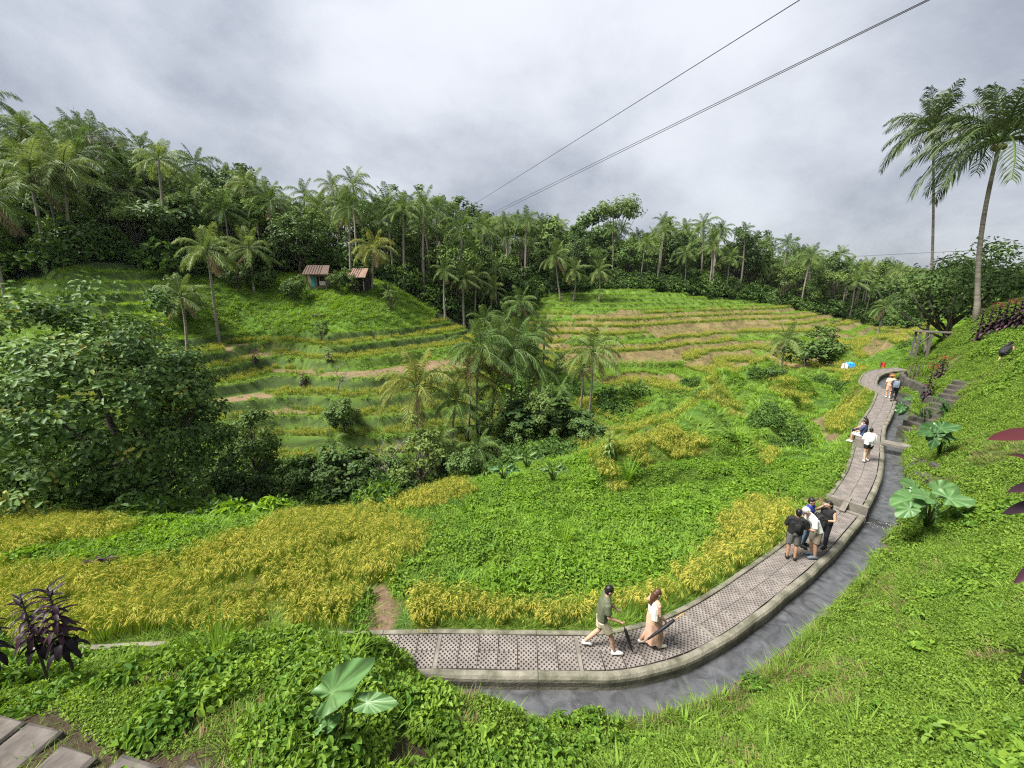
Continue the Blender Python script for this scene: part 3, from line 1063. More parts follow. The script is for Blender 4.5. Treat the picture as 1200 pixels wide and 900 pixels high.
def euler_from(Nr, spin):
    n = Nr / np.linalg.norm(Nr, axis=1)[:, None]
    h = np.where(abs(n[:, :1]) < .9, np.array([[1., 0, 0]]), np.array([[0, 1., 0]]))
    x = np.cross(h, n)
    x /= np.linalg.norm(x, axis=1)[:, None]
    y = np.cross(n, x)
    c, s = np.cos(spin)[:, None], np.sin(spin)[:, None]
    X, Y = x * c + y * s, -x * s + y * c
    return np.c_[np.arctan2(Y[:, 2], n[:, 2]), -np.arcsin(np.clip(X[:, 2], -1, 1)), np.arctan2(X[:, 1], X[:, 0])]


def normals(x, y, e=.25):
    zx = (ground(x + e, y) - ground(x - e, y)) / (2 * e)
    zy = (ground(x, y + e) - ground(x, y - e)) / (2 * e)
    return np.c_[-zx, -zy, np.ones(len(x))]


def gn_scatter(name, P, rot, scl, setname, label, cat):
    c = _sets[setname]
    me = bpy.data.meshes.new(name)
    me.vertices.add(len(P))
    me.vertices.foreach_set('co', np.asarray(P, np.float32).ravel())
    for nm, ty, key, val in (('rot', 'FLOAT_VECTOR', 'vector', rot), ('scl', 'FLOAT', 'value', scl), ('pick', 'INT', 'value', rng.integers(0, len(c.objects), len(P)))):
        a = me.attributes.new(nm, ty, 'POINT')
        a.data.foreach_set(key, np.asarray(val, np.int32 if ty == 'INT' else np.float32).ravel())
    o = link(name, me)
    g = bpy.data.node_groups.new('scatter_' + name, 'GeometryNodeTree')
    g.interface.new_socket('Geometry', in_out='INPUT', socket_type='NodeSocketGeometry')
    g.interface.new_socket('Geometry', in_out='OUTPUT', socket_type='NodeSocketGeometry')
    gi, go = g.nodes.new('NodeGroupInput'), g.nodes.new('NodeGroupOutput')
    ci = g.nodes.new('GeometryNodeCollectionInfo')
    ci.inputs['Collection'].default_value = c
    ci.inputs['Separate Children'].default_value = True
    ci.inputs['Reset Children'].default_value = True
    ip = g.nodes.new('GeometryNodeInstanceOnPoints')
    ip.inputs['Pick Instance'].default_value = True

    def named(nm, ty):
        n = g.nodes.new('GeometryNodeInputNamedAttribute')
        n.data_type = ty
        n.inputs['Name'].default_value = nm
        return [s for s in n.outputs if s.name == 'Attribute' and s.enabled][0]
    g.links.new(gi.outputs[0], ip.inputs['Points'])
    g.links.new(ci.outputs[0], ip.inputs['Instance'])
    g.links.new(named('pick', 'INT'), ip.inputs['Instance Index'])
    g.links.new(named('rot', 'FLOAT_VECTOR'), ip.inputs['Rotation'])
    g.links.new(named('scl', 'FLOAT'), ip.inputs['Scale'])
    g.links.new(ip.outputs[0], go.inputs[0])
    md = o.modifiers.new('scatter', 'NODES')
    md.node_group = g
    return prop(o, label, cat, kind='stuff')


def candidates(dens, x0, x1, y0, y1):
    n = int((x1 - x0) * (y1 - y0) * dens)
    x, y = rng.uniform(x0, x1, n), rng.uniform(y0, y1, n)
    k = (abs(x) < 1.5 * y + 1.6)
    x, y = x[k], y[k]
    z, d = ground(x, y, True)
    return x, y, z, d, ground_zone(x, y, z, d)


ACC = {}


def put(setname, x, y, z, scl, align=.6, sink=.0, jit=.08):
    n = normals(x, y)
    n = n / np.linalg.norm(n, axis=1)[:, None] * align + np.array([0, 0, 1.0]) * (1 - align) + rng.normal(size=(len(x), 3)) * jit + np.c_[fbm(x / 2.2, y / 2.2, 41, 2), fbm(x / 2.2, y / 2.2, 42, 2), np.zeros(len(x))] * jit * 5
    ACC.setdefault(setname, []).append((np.c_[x, y, z - sink], euler_from(n, rng.uniform(0, 6.28, len(x))), scl))


# foreground bank and right-hand slope
x, y, z, d, zn = candidates(54, -12, 15, .6, 13)
k = zn == 0
mixn = fbm(x / 1.3, y / 1.3, 90, 3) * 1.7 + sstep(2.5, -1.5, x) * .42 - .24 + rng.normal(size=len(x)) * .10
bare = fbm(x / .9, y / .9, 95, 3) > .17
edge_ = (d['o'] < 2.1) & (fbm(x / 1.2, y / 1.2, 94, 2) > -.05) & (x > 1)
bare |= edge_
sel = k & bare
put('straw', x[sel], y[sel], z[sel], rng.uniform(.35, .8, sel.sum()), .6)
sel = k & bare & (rng.random(len(x)) < .35)
put('cover', x[sel], y[sel], z[sel], rng.uniform(.4, .8, sel.sum()), .7)
sel = k & (mixn > .12) & ~bare
put('weed', x[sel], y[sel], z[sel], rng.uniform(.55, 1.05, sel.sum()) * (1 + .10 * (x[sel] < -2)), .5)
sel = k & (mixn <= .12) & ~bare
put('cover', x[sel], y[sel], z[sel], rng.uniform(.7, 1.25, sel.sum()), .75)
sel = k & (rng.random(len(x)) < .55 + .6 * (fbm(x / .8, y / .8, 91, 2) > .12)) & (mixn < .45)
put('grass', x[sel], y[sel], z[sel], rng.uniform(.5, 1.15, sel.sum()), .45)
x, y, z, d, zn = candidates(17, 8, 52, 3, 46)
k = (zn == 0) & (np.hypot(x, y) > 15)
hv = fbm(x / 1.8, y / 1.8, 89, 3)
k2 = k & (hv < .18)
put('cover', x[k2], y[k2], z[k2], rng.uniform(.9, 1.9, k2.sum()), .75)
k2 = k & (hv > .12)
put('straw', x[k2], y[k2], z[k2], rng.uniform(.5, 1.0, k2.sum()), .6)
k2 = k & (hv < -.16)
put('weed', x[k2], y[k2], z[k2], rng.uniform(.8, 1.4, k2.sum()), .6)
sel = k & (rng.random(len(x)) < .7)
put('grass', x[sel], y[sel], z[sel], rng.uniform(.8, 1.6, sel.sum()), .55)
x, y, z, d, zn = candidates(2.2, -4, 30, 1.5, 30)
k = (zn == 0)
r_ = rng.random(len(x))
sel = k & (r_ < .14)
put('weed', x[sel], y[sel], z[sel], rng.uniform(.6, 1.2, sel.sum()), .5)
sel = k & (r_ > .35) & (r_ < .5)
put('field', x[sel], y[sel], z[sel], rng.uniform(.4, .9, sel.sum()), .4)
sel = k & (r_ > .5) & (r_ < .8)
put('grass', x[sel], y[sel], z[sel], rng.uniform(1.2, 2.0, sel.sum()), .4)
# fields this side of the ravine
x, y, z, d, zn = candidates(29, -26, 22, 7.2, 25)
near = np.hypot(x, y) < 24
k = ((zn == 1) | (zn == 6)) & near & ((d['o'] < -.72) | (d['o'] > 50))
fr = fbm(x / 3, y / 3, 92, 3)
low = (zn == 6) | (abs(x + 3.2) < 1.4) | (fr > .22) | ((d['o'] > -1.6))
sp_ = fbm(x / 2.2, y / 2.2, 99, 3) + rng.normal(size=len(x)) * .06
hv = 1 + 1.2 * np.clip(fbm(x / 1.5, y / 1.5, 98, 3), -.35, .5)
sel = k & ~low & (sp_ > -.02)
put('field', x[sel], y[sel], z[sel], rng.uniform(.7, 1.2, sel.sum()) * hv[sel], .3)
sel = k & ~low & (sp_ <= -.02) & (sp_ > -.2)
put('fieldl', x[sel], y[sel], z[sel], rng.uniform(.7, 1.2, sel.sum()) * hv[sel], .3)
sel = k & ~low & (sp_ <= -.2)
put('grass', x[sel], y[sel], z[sel], rng.uniform(1.2, 2.4, sel.sum()), .4)
sel = k & low
put('grass', x[sel], y[sel], z[sel], rng.uniform(1.0, 1.9, sel.sum()), .5)
sel = k & (rng.random(len(x)) < .3)
put('weed', x[sel], y[sel], z[sel], rng.uniform(.8, 1.3, sel.sum()), .5)
k = (zn == 2) & ((d['o'] < -.78) | (d['o'] > 50)) & (np.hypot(x, y) < 27)
gapn = fbm(x / 1.2, y / 1.2, 93, 2) < .24
sel = k & gapn
put('rice', x[sel], y[sel], z[sel], rng.uniform(.62, 1.12, sel.sum()) * (1 + .55 * fbm(x[sel] / 1.8, y[sel] / 1.8, 40, 3)), .15, jit=.16)
sel = k & ~gapn
put('grass', x[sel], y[sel], z[sel], rng.uniform(1.0, 1.8, sel.sum()), .4)
# middle distance
x, y, z, d, zn = candidates(9, 2, 60, 15, 70)
k = ((zn == 1) | (zn == 6)) & (np.hypot(x, y) >= 22) & ((d['o'] < -.9) | (d['o'] > 50))
r_ = rng.random(len(x))
fr = fbm(x / 4, y / 4, 96, 3)
sel = k & (fr > .15) & (r_ < .4)
put('shrubby', x[sel], y[sel], z[sel], rng.uniform(.35, .8, sel.sum()), .3, .1)
sel = k & (fr <= .15) & (fr > -.1) & (r_ < .3)
put('field', x[sel], y[sel], z[sel], rng.uniform(.8, 1.4, sel.sum()), .4)
sel = k & (r_ >= .45)
put('fargrass', x[sel], y[sel], z[sel], rng.uniform(.5, 1.15, sel.sum()) * np.where(zn[sel] == 6, 1.35, .7), .5)
k = (zn == 2) & (np.hypot(x, y) >= 26) & ((d['o'] < -.95) | (d['o'] > 50)) & (y < 52)
put('rice', x[k], y[k], z[k], rng.uniform(.8, 1.25, k.sum()), .15)
# far slopes
x, y, z, d, zn = candidates(6.5, -62, 112, 28, 118)
dist = np.hypot(x, y)
r_ = rng.random(len(x))
k = ((zn == 6) | (zn == 9)) & (dist > 30) & (r_ < np.clip(60 / dist, .3, 1))
put('fargrass', x[k], y[k], z[k], rng.uniform(.45, 1.0, k.sum()) * (1 + .4 * (dist[k] > 60)) * (1 + .2 * (zn[k] == 9)), .5)
k2 = k & (rng.random(len(x)) < np.where(zn == 9, .6, .25))
put('field', x[k2], y[k2], z[k2], rng.uniform(.7, 1.4, k2.sum()), .5)
k = (zn == 2) & (y >= 30) & (dist > 30) & ((x < 2) | (y > 52)) & (r_ < np.clip(60 / dist, .45, 1))
put('rice', x[k], y[k], z[k], rng.uniform(.7, 1.15, k.sum()) * (1 + .35 * (dist[k] > 60)), .15)
k = (zn == 7) & (dist > 30) & (r_ < .5)
put('straw', x[k], y[k], z[k], rng.uniform(.6, 1.3, k.sum()), .5)
k = ((zn == 7) | (zn == 3) | (zn == 10)) & (dist > 30) & (r_ > .5) & (r_ < .72)
put('fargrass', x[k], y[k], z[k], rng.uniform(.3, .7, k.sum()), .5)
# ravine and forest floor
x, y, z, d, zn = candidates(2.6, -60, 16, 15.5, 52)
k = (zn == 4)
put('shrubby', x[k], y[k], z[k], rng.uniform(.6, 1.5, k.sum()), .4, .15)
sel = k & (rng.random(len(x)) < .35)
put('weed', x[sel], y[sel], z[sel], rng.uniform(1.6, 3.2, sel.sum()), .4)
sel = k & (fbm(x / 4, y / 4, 43, 2) > .05)
put('fieldl', x[sel], y[sel], z[sel] + .3, rng.uniform(1.5, 2.8, sel.sum()), .4)
x, y, z, d, zn = candidates(.42, -125, 190, 44, 215)
k = (zn == 5) & (y - forest_edge(x) < 62)
put('under', x[k], y[k], z[k], rng.uniform(.7, 1.7, k.sum()), .3, .2)
# grass between rice and kerb, sparse growth on bare soil
ii = rng.integers(0, len(PATH), 1500)
off = -rng.uniform(.63, .95, 1500)
x, y = PATH[ii, 0] + PNRM[ii, 0] * off, PATH[ii, 1] + PNRM[ii, 1] * off
k = (x < -4.3) | (x > -2.6)
put('grass', x[k], y[k], ground(x[k], y[k]), rng.uniform(.6, 1.4, k.sum()), .4)
x, y, z, d, zn = candidates(14, -12, 3, .8, 9)
k = zn == 3
put('grass', x[k], y[k], z[k], rng.uniform(.3, .7, k.sum()), .4)
ii = rng.integers(0, len(PATH), 1400)
off = rng.uniform(.1, .9, 1400)
x, y = PATH[ii, 0] + PNRM[ii, 0] * off, PATH[ii, 1] + PNRM[ii, 1] * off
k = (x < -3.6) & (ground(x, y) > .02)
put('grass', x[k], y[k], ground(x[k], y[k]), rng.uniform(1.0, 2.2, k.sum()), .4)
# wild grass hanging over the canal edge
ii = rng.integers(0, len(PATH), 900)
off = rng.uniform(1.46, 1.8, 900)
x, y = PATH[ii, 0] + PNRM[ii, 0] * off, PATH[ii, 1] + PNRM[ii, 1] * off
k = fbm(x / 1.5, y / 1.5, 97, 2) > -.12
x, y = x[k], y[k]
put('grass', x, y, ground(x, y), rng.uniform(.8, 1.7, len(x)), .4)
LAB = dict(cover=('ground_cover', 'low creeping ground cover over the grassy bank beside the canal', 'ground cover'),
           weed=('leafy_weeds', 'broad-leaved weeds covering the near bank and field margins', 'weeds'),
           grass=('grass', 'short tufted grass on the banks and field edges', 'grass'),
           field=('field_weeds', 'bright green rank weeds filling the fallow terraces below the path', 'weeds'),
           rice=('rice_crop', 'ripening golden rice standing in the terraced fields', 'rice'),
           fieldl=('broadleaf_field_weeds', 'broad-leaved bright weeds in patches of the fallow terraces', 'weeds'),
           fargrass=('terrace_grass', 'long green grass on the terrace edges and hut hill', 'grass'),
           straw=('rice_stubble', 'dry straw stubble on the harvested terraces', 'stubble'),
           shrubby=('ravine_undergrowth', 'dark leafy undergrowth filling the ravine', 'undergrowth'),
           under=('forest_undergrowth', 'dense dark undergrowth between the trees on the ridges', 'undergrowth'))
for kx, parts_ in ACC.items():
    P, Ro, Sc = (np.concatenate([p[i] for p in parts_]) for i in range(3))
    nm, lb, ct = LAB[kx]
    print('scatter', nm, len(P))
    gn_scatter(nm, P, Ro, Sc, kx, lb, ct)

# ------------------------------------------------------------------ palms
def frond(elev, seed, n=40, wl=1.2, segs=9):
    """feather leaf of unit length growing along +X at the given elevation, bending down"""
    rr = random.Random(seed)
    mb = MB()
    t = Vector((math.cos(elev), 0, math.sin(elev)))
    P, T = [Vector((0, 0, 0))], [t.copy()]
    bend = .95 + .95 * max(0, math.cos(elev)) + rr.uniform(-.15, .3)
    if elev < -.1:
        bend = .5
    sway = rr.uniform(-.25, .25)
    for i in range(segs):
        f = (i + 1) / segs
        t = (t + Vector((0, sway / segs, -1)) * bend * (.5 + f) / segs).normalized()
        P.append(P[-1] + t / segs)
        T.append(t.copy())
    mb.tube(P, [.014 * (1 - .85 * i / segs) + .001 for i in range(segs + 1)], 4, 1, .6)
    for k in range(n):
        f = .14 + .86 * (k + rr.random() * .6) / n
        u = min(f * segs, segs - 1e-3)
        i = int(u)
        p = P[i].lerp(P[i + 1], u - i)
        tt = T[i]
        L = .26 * wl * (math.sin(math.pi * (.12 + .80 * f)) ** .7) * rr.uniform(.85, 1.1)
        for sd in (-1, 1):
            d1 = (Vector((0, sd, 0)) * rr.uniform(.6, .9) + tt * .8 + Vector((0, 0, rr.uniform(-.55, .05)))).normalized()
            d2 = (d1 + Vector((0, 0, -rr.uniform(.7, 1.5)))).normalized()
            w = tt.cross(d1).normalized().cross(d1) * .011
            w = tt * .0095
            a, b = p, p + d1 * L * .5
            c = b + d2 * L * .5
            mb.add([a - w * .6, a + w * .6, b + w, b - w, c], [(0, 1, 2, 3), (3, 2, 4)], 0, rr.random())
    return mb


ELEVS = [R(78), R(56), R(34), R(12), R(-14), R(-45)]
FR = {(i, s): frond(e, 300 + i * 10 + s) for i, e in enumerate(ELEVS) for s in range(2)}
FRM = {}


def frond_mesh(i, s, key):
    if (i, s, key) not in FRM:
        mt = [M[key], M['stem'] if key != 'dead' else M['dead']]
        FRM[(i, s, key)] = FR[(i, s)].mesh('frond', mt)
    return FRM[(i, s, key)]


def crown_plan(rr, n, low=4, wind=None, young=False):
    """(elevation class, azimuth, length factor) of every frond"""
    out = []
    for j in range(n):
        f = j / n
        top = 4 if young else low
        c = min(int((f ** .8) * (top + .99)), top)
        az = j * 2.39996 + rr.uniform(-.25, .25)
        if wind is not None:
            df = math.atan2(math.sin(wind - az), math.cos(wind - az))
            az += df * .14
        out.append((c, az, rr.uniform(.82, 1.08) * (.8 if c == 0 else 1)))
    return out


def trunk_mb(top, r0, r1, seed, mat='bark', n=9, segs=12):
    """curved ringed trunk from the origin to the point top"""
    rr = random.Random(seed)
    top = Vector(top)
    side = Vector((rr.uniform(-1, 1), rr.uniform(-1, 1), 0)) * top.length * .035
    P, Rd = [], []
    for i in range(segs + 1):
        f = i / segs
        P.append(top * f + side * math.sin(math.pi * f) + Vector((top.x, top.y, 0)) * (f * f - f) * .35)
        Rd.append((r0 + (r1 - r0) * f + r0 * .55 * max(0, 1 - f * 7) ** 2) * (1 + .05 * (i % 2)))
    P[0].z -= .5
    return MB().tube(P, Rd, n, 0)


COCO = MB()
for a in range(6):
    COCO.ball((.16 * math.cos(a * 1.05), .16 * math.sin(a * 1.05), -.22 - .05 * (a % 2)), (.10, .10, .13), 0, .5, 8, 6)
COCO_ME = COCO.mesh('coconut_cluster', leaf_mat('coconut_husk', (.09, .10, .03), (.20, .16, .05), 0, .5))
GROWN = 'coconut palms standing apart in the valley'


def palm(base, top, Lf, label, n=20, key='palm', seed=0, tr=.14, wind=None, group=None, nuts=True, dead=2, young=False, name='coconut_palm', low=4):
    rr = random.Random(seed)
    root = empty(name, tuple(base), 0, label, 'palm tree', group)
    tp = Vector(top) - Vector(base)
    tr *= .8
    trunk_mb(tp, tr, tr * .62, seed).obj('trunk', M['bark'], root, smooth=True)
    for c, az, lf in crown_plan(rr, n, low, wind, young):
        link('frond', frond_mesh(c, rr.randint(0, 1), key), root, tuple(tp), (0, 0, az), Lf * lf)
    for j in range(dead):
        link('frond', frond_mesh(5, j % 2, 'dead'), root, tuple(tp + Vector((0, 0, -.1))), (0, 0, rr.uniform(0, 6.28)), Lf * .8)
    if nuts:
        link('coconut_cluster', COCO_ME, root, tuple(tp + Vector((0, 0, .05))), None, max(1.0, Lf / 3.6))
    return root


def px_palm(bx, by, cx, cy, rpx, label, Y=None, **kw):
    """palm whose foot and crown stand where the photograph shows them"""
    b = cast(bx, by) if Y is None else None
    if Y is not None:
        b = at(bx, by, Y)
        b[2] = gz(b[0], b[1])
    t = at(cx, cy, b[1])
    depth = b[1] * math.cos(PITCH) - (t[2] - EYE) * math.sin(PITCH)
    L = 1.1 * rpx * depth / FPX
    return palm(b, t, L, label, **kw)


WIND = math.pi
px_palm(1147, 366, 1172, 166, 88, 'tall coconut palm with pale trunk rising beside purple hedge at the right slope', Y=31, n=27, seed=1, tr=.21, low=3, wind=WIND, dead=0, key='palm_d')
px_palm(1104, 345, 1093, 152, 54, 'tall slender coconut palm with wind-blown crown behind the dark leafy tree', Y=38, n=23, seed=2, tr=.15, low=3, wind=WIND, dead=0, key='palm_d')
px_palm(493, 547, 488, 454, 54, 'yellow-green coconut palm standing nearest on the ravine floor', Y=33, n=20, key='palm_y', seed=3, tr=.17, wind=None, group=GROWN, low=3)
px_palm(560, 545, 563, 408, 48, 'coconut palm with hanging dead fronds between ravine and golden terraces', Y=36, n=19, seed=4, tr=.15, group=GROWN, dead=5)
px_palm(597, 512, 601, 410, 48, 'coconut palm with dark shaggy crown just right of the twin ravine palm', Y=38, n=18, seed=5, tr=.15, group=GROWN, dead=4)
px_palm(690, 487, 695, 412, 38, 'lone coconut palm before the stepped golden rice terraces', n=19, seed=6, tr=.15, group=GROWN, key='palm_g')
px_palm(276, 549, 278, 512, 42, 'young trunkless coconut palm with upright fronds below the earth terraces', Y=33, n=12, key='palm_g', seed=7, tr=.2, nuts=False, dead=1, young=True, group=GROWN, low=2)
px_palm(257, 403, 243, 294, 37, 'tall leaning coconut palm left of the hut hill', n=20, seed=8, tr=.22, group=GROWN, key='palm_g', dead=3)
px_palm(298, 342, 291, 292, 33, 'coconut palm with pale fronds on the slope left of the huts', n=18, seed=9, tr=.2, group=GROWN, key='palm_g')
px_palm(322, 312, 317, 236, 30, 'tall straight coconut palm left of the round dark tree', n=18, seed=10, tr=.22, group=GROWN)
px_palm(411, 322, 410, 244, 28, 'tall coconut palm rising behind the smaller hut', n=18, seed=11, tr=.22, group=GROWN)
px_palm(436, 338, 438, 292, 28, 'broad coconut palm right beside the smaller hut', n=20, seed=12, tr=.22, group=GROWN, key='palm_y', low=4)
px_palm(606, 430, 610, 356, 26, 'coconut palm standing between the left and right golden terraces', n=19, seed=13, tr=.2, group=GROWN)
px_palm(590, 428, 594, 372, 22, 'shorter coconut palm left of the palm between the golden terraces', n=17, seed=14, tr=.2, group=GROWN)
px_palm(636, 428, 636, 384, 23, 'squat coconut palm at the left end of the stepped golden terraces', n=17, seed=15, tr=.2, group=GROWN, key='palm_g')
px_palm(544, 383, 543, 326, 21, 'slim pale-trunked coconut palm on the forest edge right of the hut hill', n=17, seed=16, tr=.24, group=GROWN, key='palm_g')
px_palm(556, 378, 558, 326, 20, 'slim coconut palm just right of its pale-trunked twin on the forest edge', n=17, seed=17, tr=.24, group=GROWN, key='palm_g')
px_palm(522, 374, 521, 318, 19, 'coconut palm left of the two pale-trunked twins on the forest edge', n=17, seed=18, tr=.24, group=GROWN)
px_palm(916, 430, 921, 398, 25, 'low coconut palm near the blue tarpaulin in the middle distance', Y=52, n=17, seed=19, tr=.17, group=GROWN, key='palm_g')
px_palm(1028, 392, 1037, 360, 20, 'leaning coconut palm on the distant green terraces', n=16, seed=20, tr=.25, group=GROWN)
px_palm(657, 352, 651, 302, 24, 'coconut palm at the left top of the green terrace mound', n=17, seed=21, tr=.25, group=GROWN, key='palm_g')
px_palm(672, 352, 674, 318, 19, 'coconut palm at the middle top of the green terrace mound', n=17, seed=22, tr=.25, group=GROWN, key='palm_g')
px_palm(702, 352, 702, 318, 19, 'coconut palm at the right top of the green terrace mound', n=17, seed=23, tr=.25, group=GROWN, key='palm_g')
px_palm(222, 430, 212, 348, 32, 'coconut palm with drooping pale fronds behind the large leafy tree', Y=42, n=17, seed=24, tr=.18, group=GROWN, key='palm_g', dead=2)
px_palm(55, 320, 36, 208, 48, 'shaggy grey-green palm at the far left forest edge', Y=50, n=18, seed=25, tr=.25, group=GROWN, key='palm_g', dead=1)
px_palm(90, 315, 74, 196, 42, 'shaggy palm with long hanging fronds beside the leftmost forest palm', Y=52, n=18, seed=26, tr=.22, group=GROWN, key='palm_g', dead=1)
px_palm(100, 262, 86, 154, 26, 'tall slim palm standing highest above the left forest skyline', Y=70, n=16, seed=27, tr=.2, group=GROWN)
px_palm(36, 260, 26, 150, 26, 'dark palm at the left end of the forest skyline', Y=68, n=16, seed=28, tr=.2, group=GROWN)
px_palm(0, 330, -12, 235, 52, 'dark palm cut by the left edge at the forest margin', Y=46, n=18, seed=29, tr=.22, group=GROWN)
px_palm(392, 565, 388, 520, 22, 'small palm with a tuft of fronds above the ravine shrubs', Y=31, n=11, seed=30, tr=.10, nuts=False, group=GROWN, young=True)
px_palm(376, 600, 389, 560, 16, 'little grey palm sprouting among ravine bushes', Y=27, n=10, seed=31, tr=.08, nuts=False, group=GROWN, young=True, key='palm_g')
for i, (bx, by, cx, cy_, rp, Yp, ky, lb) in enumerate([
        (530, 548, 534, 470, 34, 33, 'palm', 'shorter coconut palm between the yellow-green palm and the shaggy ones'),
        (575, 540, 580, 452, 34, 37, 'palm_g', 'coconut palm with low pale crown under the shaggy palms'),
        (548, 540, 551, 434, 36, 36, 'palm_y', 'leaning yellowish coconut palm just left of the shaggy palm'),
        (618, 520, 622, 424, 36, 38, 'palm', 'green coconut palm right of the dark shaggy crown'),
        (588, 470, 585, 392, 26, 47, 'palm_g', 'slim coconut palm behind the shaggy ravine palms'),
        (622, 468, 625, 396, 24, 48, 'palm', 'small-crowned coconut palm behind the green ravine palm'),
        (566, 455, 568, 376, 24, 50, 'palm', 'coconut palm rising above the golden terrace end'),
        (512, 560, 515, 520, 30, 29, 'palm_g', 'low bushy palm at the foot of the yellow-green palm'),
        (556, 566, 560, 526, 30, 29, 'palm', 'low arching palm at the rim of the weedy field'),
        (680, 490, 683, 432, 22, 42, 'palm_g', 'thin coconut palm beside the lone terrace palm'),
        (505, 372, 503, 330, 20, 80, 'palm', 'coconut palm at the dip right of the hut hill'),
        (575, 385, 577, 340, 20, 78, 'palm_g', 'coconut palm where the forest meets the golden terraces')]):
    px_palm(bx, by, cx, cy_, rp, lb, Y=Yp, n=17, seed=60 + i, tr=.15, group=GROWN, key=ky, dead=2 if i % 2 else 0, nuts=i not in (7, 8))
for i, (x_, c_, y_) in enumerate(((632, 452, 520), (655, 456, 512))):
    px_palm(x_, y_, x_ + 2, c_, 20, ('slender areca palm', 'slender paler areca palm')[i] + ' in the ravine thicket right of the shaggy coconut palms', Y=37, n=9, seed=32 + i, tr=.07, nuts=False, dead=0, group=GROWN, young=True, key=('palm', 'banana')[i], name='areca_palm')


def joined_crown(seed, n=17, key='palm'):
    rr = random.Random(seed)
    mb = MB()
    for c, az, lf in crown_plan(rr, n):
        f = FR[(c, rr.randint(0, 1))]
        ca_, sa_ = math.cos(az), math.sin(az)
        mb.V += [((x * ca_ - y * sa_) * lf, (x * sa_ + y * ca_) * lf, z * lf) for x, y, z in f.V]
        b = len(mb.V) - len(f.V)
        mb.F += [tuple(q + b for q in ff) for ff in f.F]
        mb.M += f.M
        mb.Rn += f.Rn
    return mb.mesh('crown', [M[key], M['stem']])


CROWNS = [joined_crown(500 + i, 15 + i % 4, ('palm', 'palm', 'palm_g', 'palm')[i % 4]) for i in range(7)]
TRUNKS = [trunk_mb((random.uniform(-.08, .08), random.uniform(-.08, .08), 1.0), .018, .011, 600 + i).mesh('trunk', M['bark'], True) for i in range(4)]
TRUNK_TOP = []
random.seed(21)
for t in TRUNKS:
    zs = np.array([v.co[:] for v in t.vertices])
    TRUNK_TOP.append(zs[zs[:, 2] > .995].mean(0) if (zs[:, 2] > .995).any() else zs[zs[:, 2].argmax()])


def forest_palm(p, h, Lf, i, label, group):
    root = empty('coconut_palm', tuple(p), random.uniform(0, 6.28), label, 'palm tree', group)
    k = i % 4
    link('trunk', TRUNKS[k], root, None, None, (h * .8, h * .8, h))
    tt = TRUNK_TOP[k]
    link('crown', CROWNS[i % 7], root, (tt[0] * h * .8, tt[1] * h * .8, h), (0, 0, random.uniform(0, 6.28)), Lf)
    return root


# ------------------------------------------------------------------ broad-leaved trees
def limb_tree(h, cr, ch, tr, ncl, npl, L, W, seed, style='round', mat='bark_dark', clump=.33, top=.0):
    """trunk mesh builder and crown arrays: limbs run from the trunk to leaf clumps spread through the crown"""
    r = np.random.default_rng(seed)
    base_h = h - ch
    cen = np.array([0, 0, base_h + ch * .5])
    cs = []
    while len(cs) < ncl:
        v = r.normal(size=3)
        v /= np.linalg.norm(v)
        q = r.uniform(.45, 1.0) ** .6
        p = v * q
        if style == 'flat':
            p[2] = abs(p[2]) * .6 + .25
        elif style == 'cone':
            f = r.random() ** 1.3
            a = r.uniform(0, 6.28)
            p = np.array([math.cos(a) * (1 - f) * .9, math.sin(a) * (1 - f) * .9, f * 2 - 1])
        elif p[2] < -.75:
            continue
        p = p * np.array([cr, cr, ch * .5]) * (1 + r.normal() * .13) + cen
        cs.append(p)
    cs = np.array(cs)
    mb = MB()
    lean = r.normal(size=2) * h * .03
    tp = np.array([lean[0], lean[1], base_h + ch * (.55 if style != 'cone' else .85)])
    P = [tp * f + np.array([r.normal() * .02 * h * math.sin(3.1 * f), r.normal() * .02 * h * math.sin(3.1 * f), 0]) for f in np.linspace(0, 1, 7)]
    P[0][2] = -.5
    mb.tube(P, [tr * (1.35 if i == 0 else 1) * (1 - .75 * i / 6) for i in range(7)], 7)
    for c in cs[:: max(1, len(cs) // 16)]:
        f = np.clip((c[2] - base_h * .75) / (h - base_h * .5), .25, .9) * r.uniform(.55, .9)
        a = tp * f
        mid = a * .45 + c * .55 + np.array([0, 0, -.04 * h])
        mb.tube([a, mid, c], [tr * .38, tr * .22, tr * .08], 5)
    Cn, Nn = [], []
    for c in cs:
        rc = cr * clump * r.uniform(.7, 1.25)
        v = r.normal(size=(npl, 3))
        v /= np.linalg.norm(v, axis=1)[:, None]
        q = r.uniform(.35, 1.05, npl)[:, None]
        Cn.append(c + v * q * np.array([rc, rc, rc * .72]))
        Nn.append(v * .7 + (c - cen) / cr * .5 + np.array([0, 0, .65]) + r.normal(size=(npl, 3)) * .35)
    V, F, rn = leaf_block(np.concatenate(Cn), np.concatenate(Nn), L, W, seed + 1)
    rn = rn * .6 + np.repeat(np.repeat(r.random(len(cs)), npl), 6) * .4
    return mb, (V, F, rn)


def tree_pair(seed, mkey, bark='bark_dark', **kw):
    mb, (V, F, rn) = limb_tree(seed=seed, **kw)
    return mb.mesh('trunk', M[bark], True), mesh('crown', V, F, M[mkey], rnd=rn)


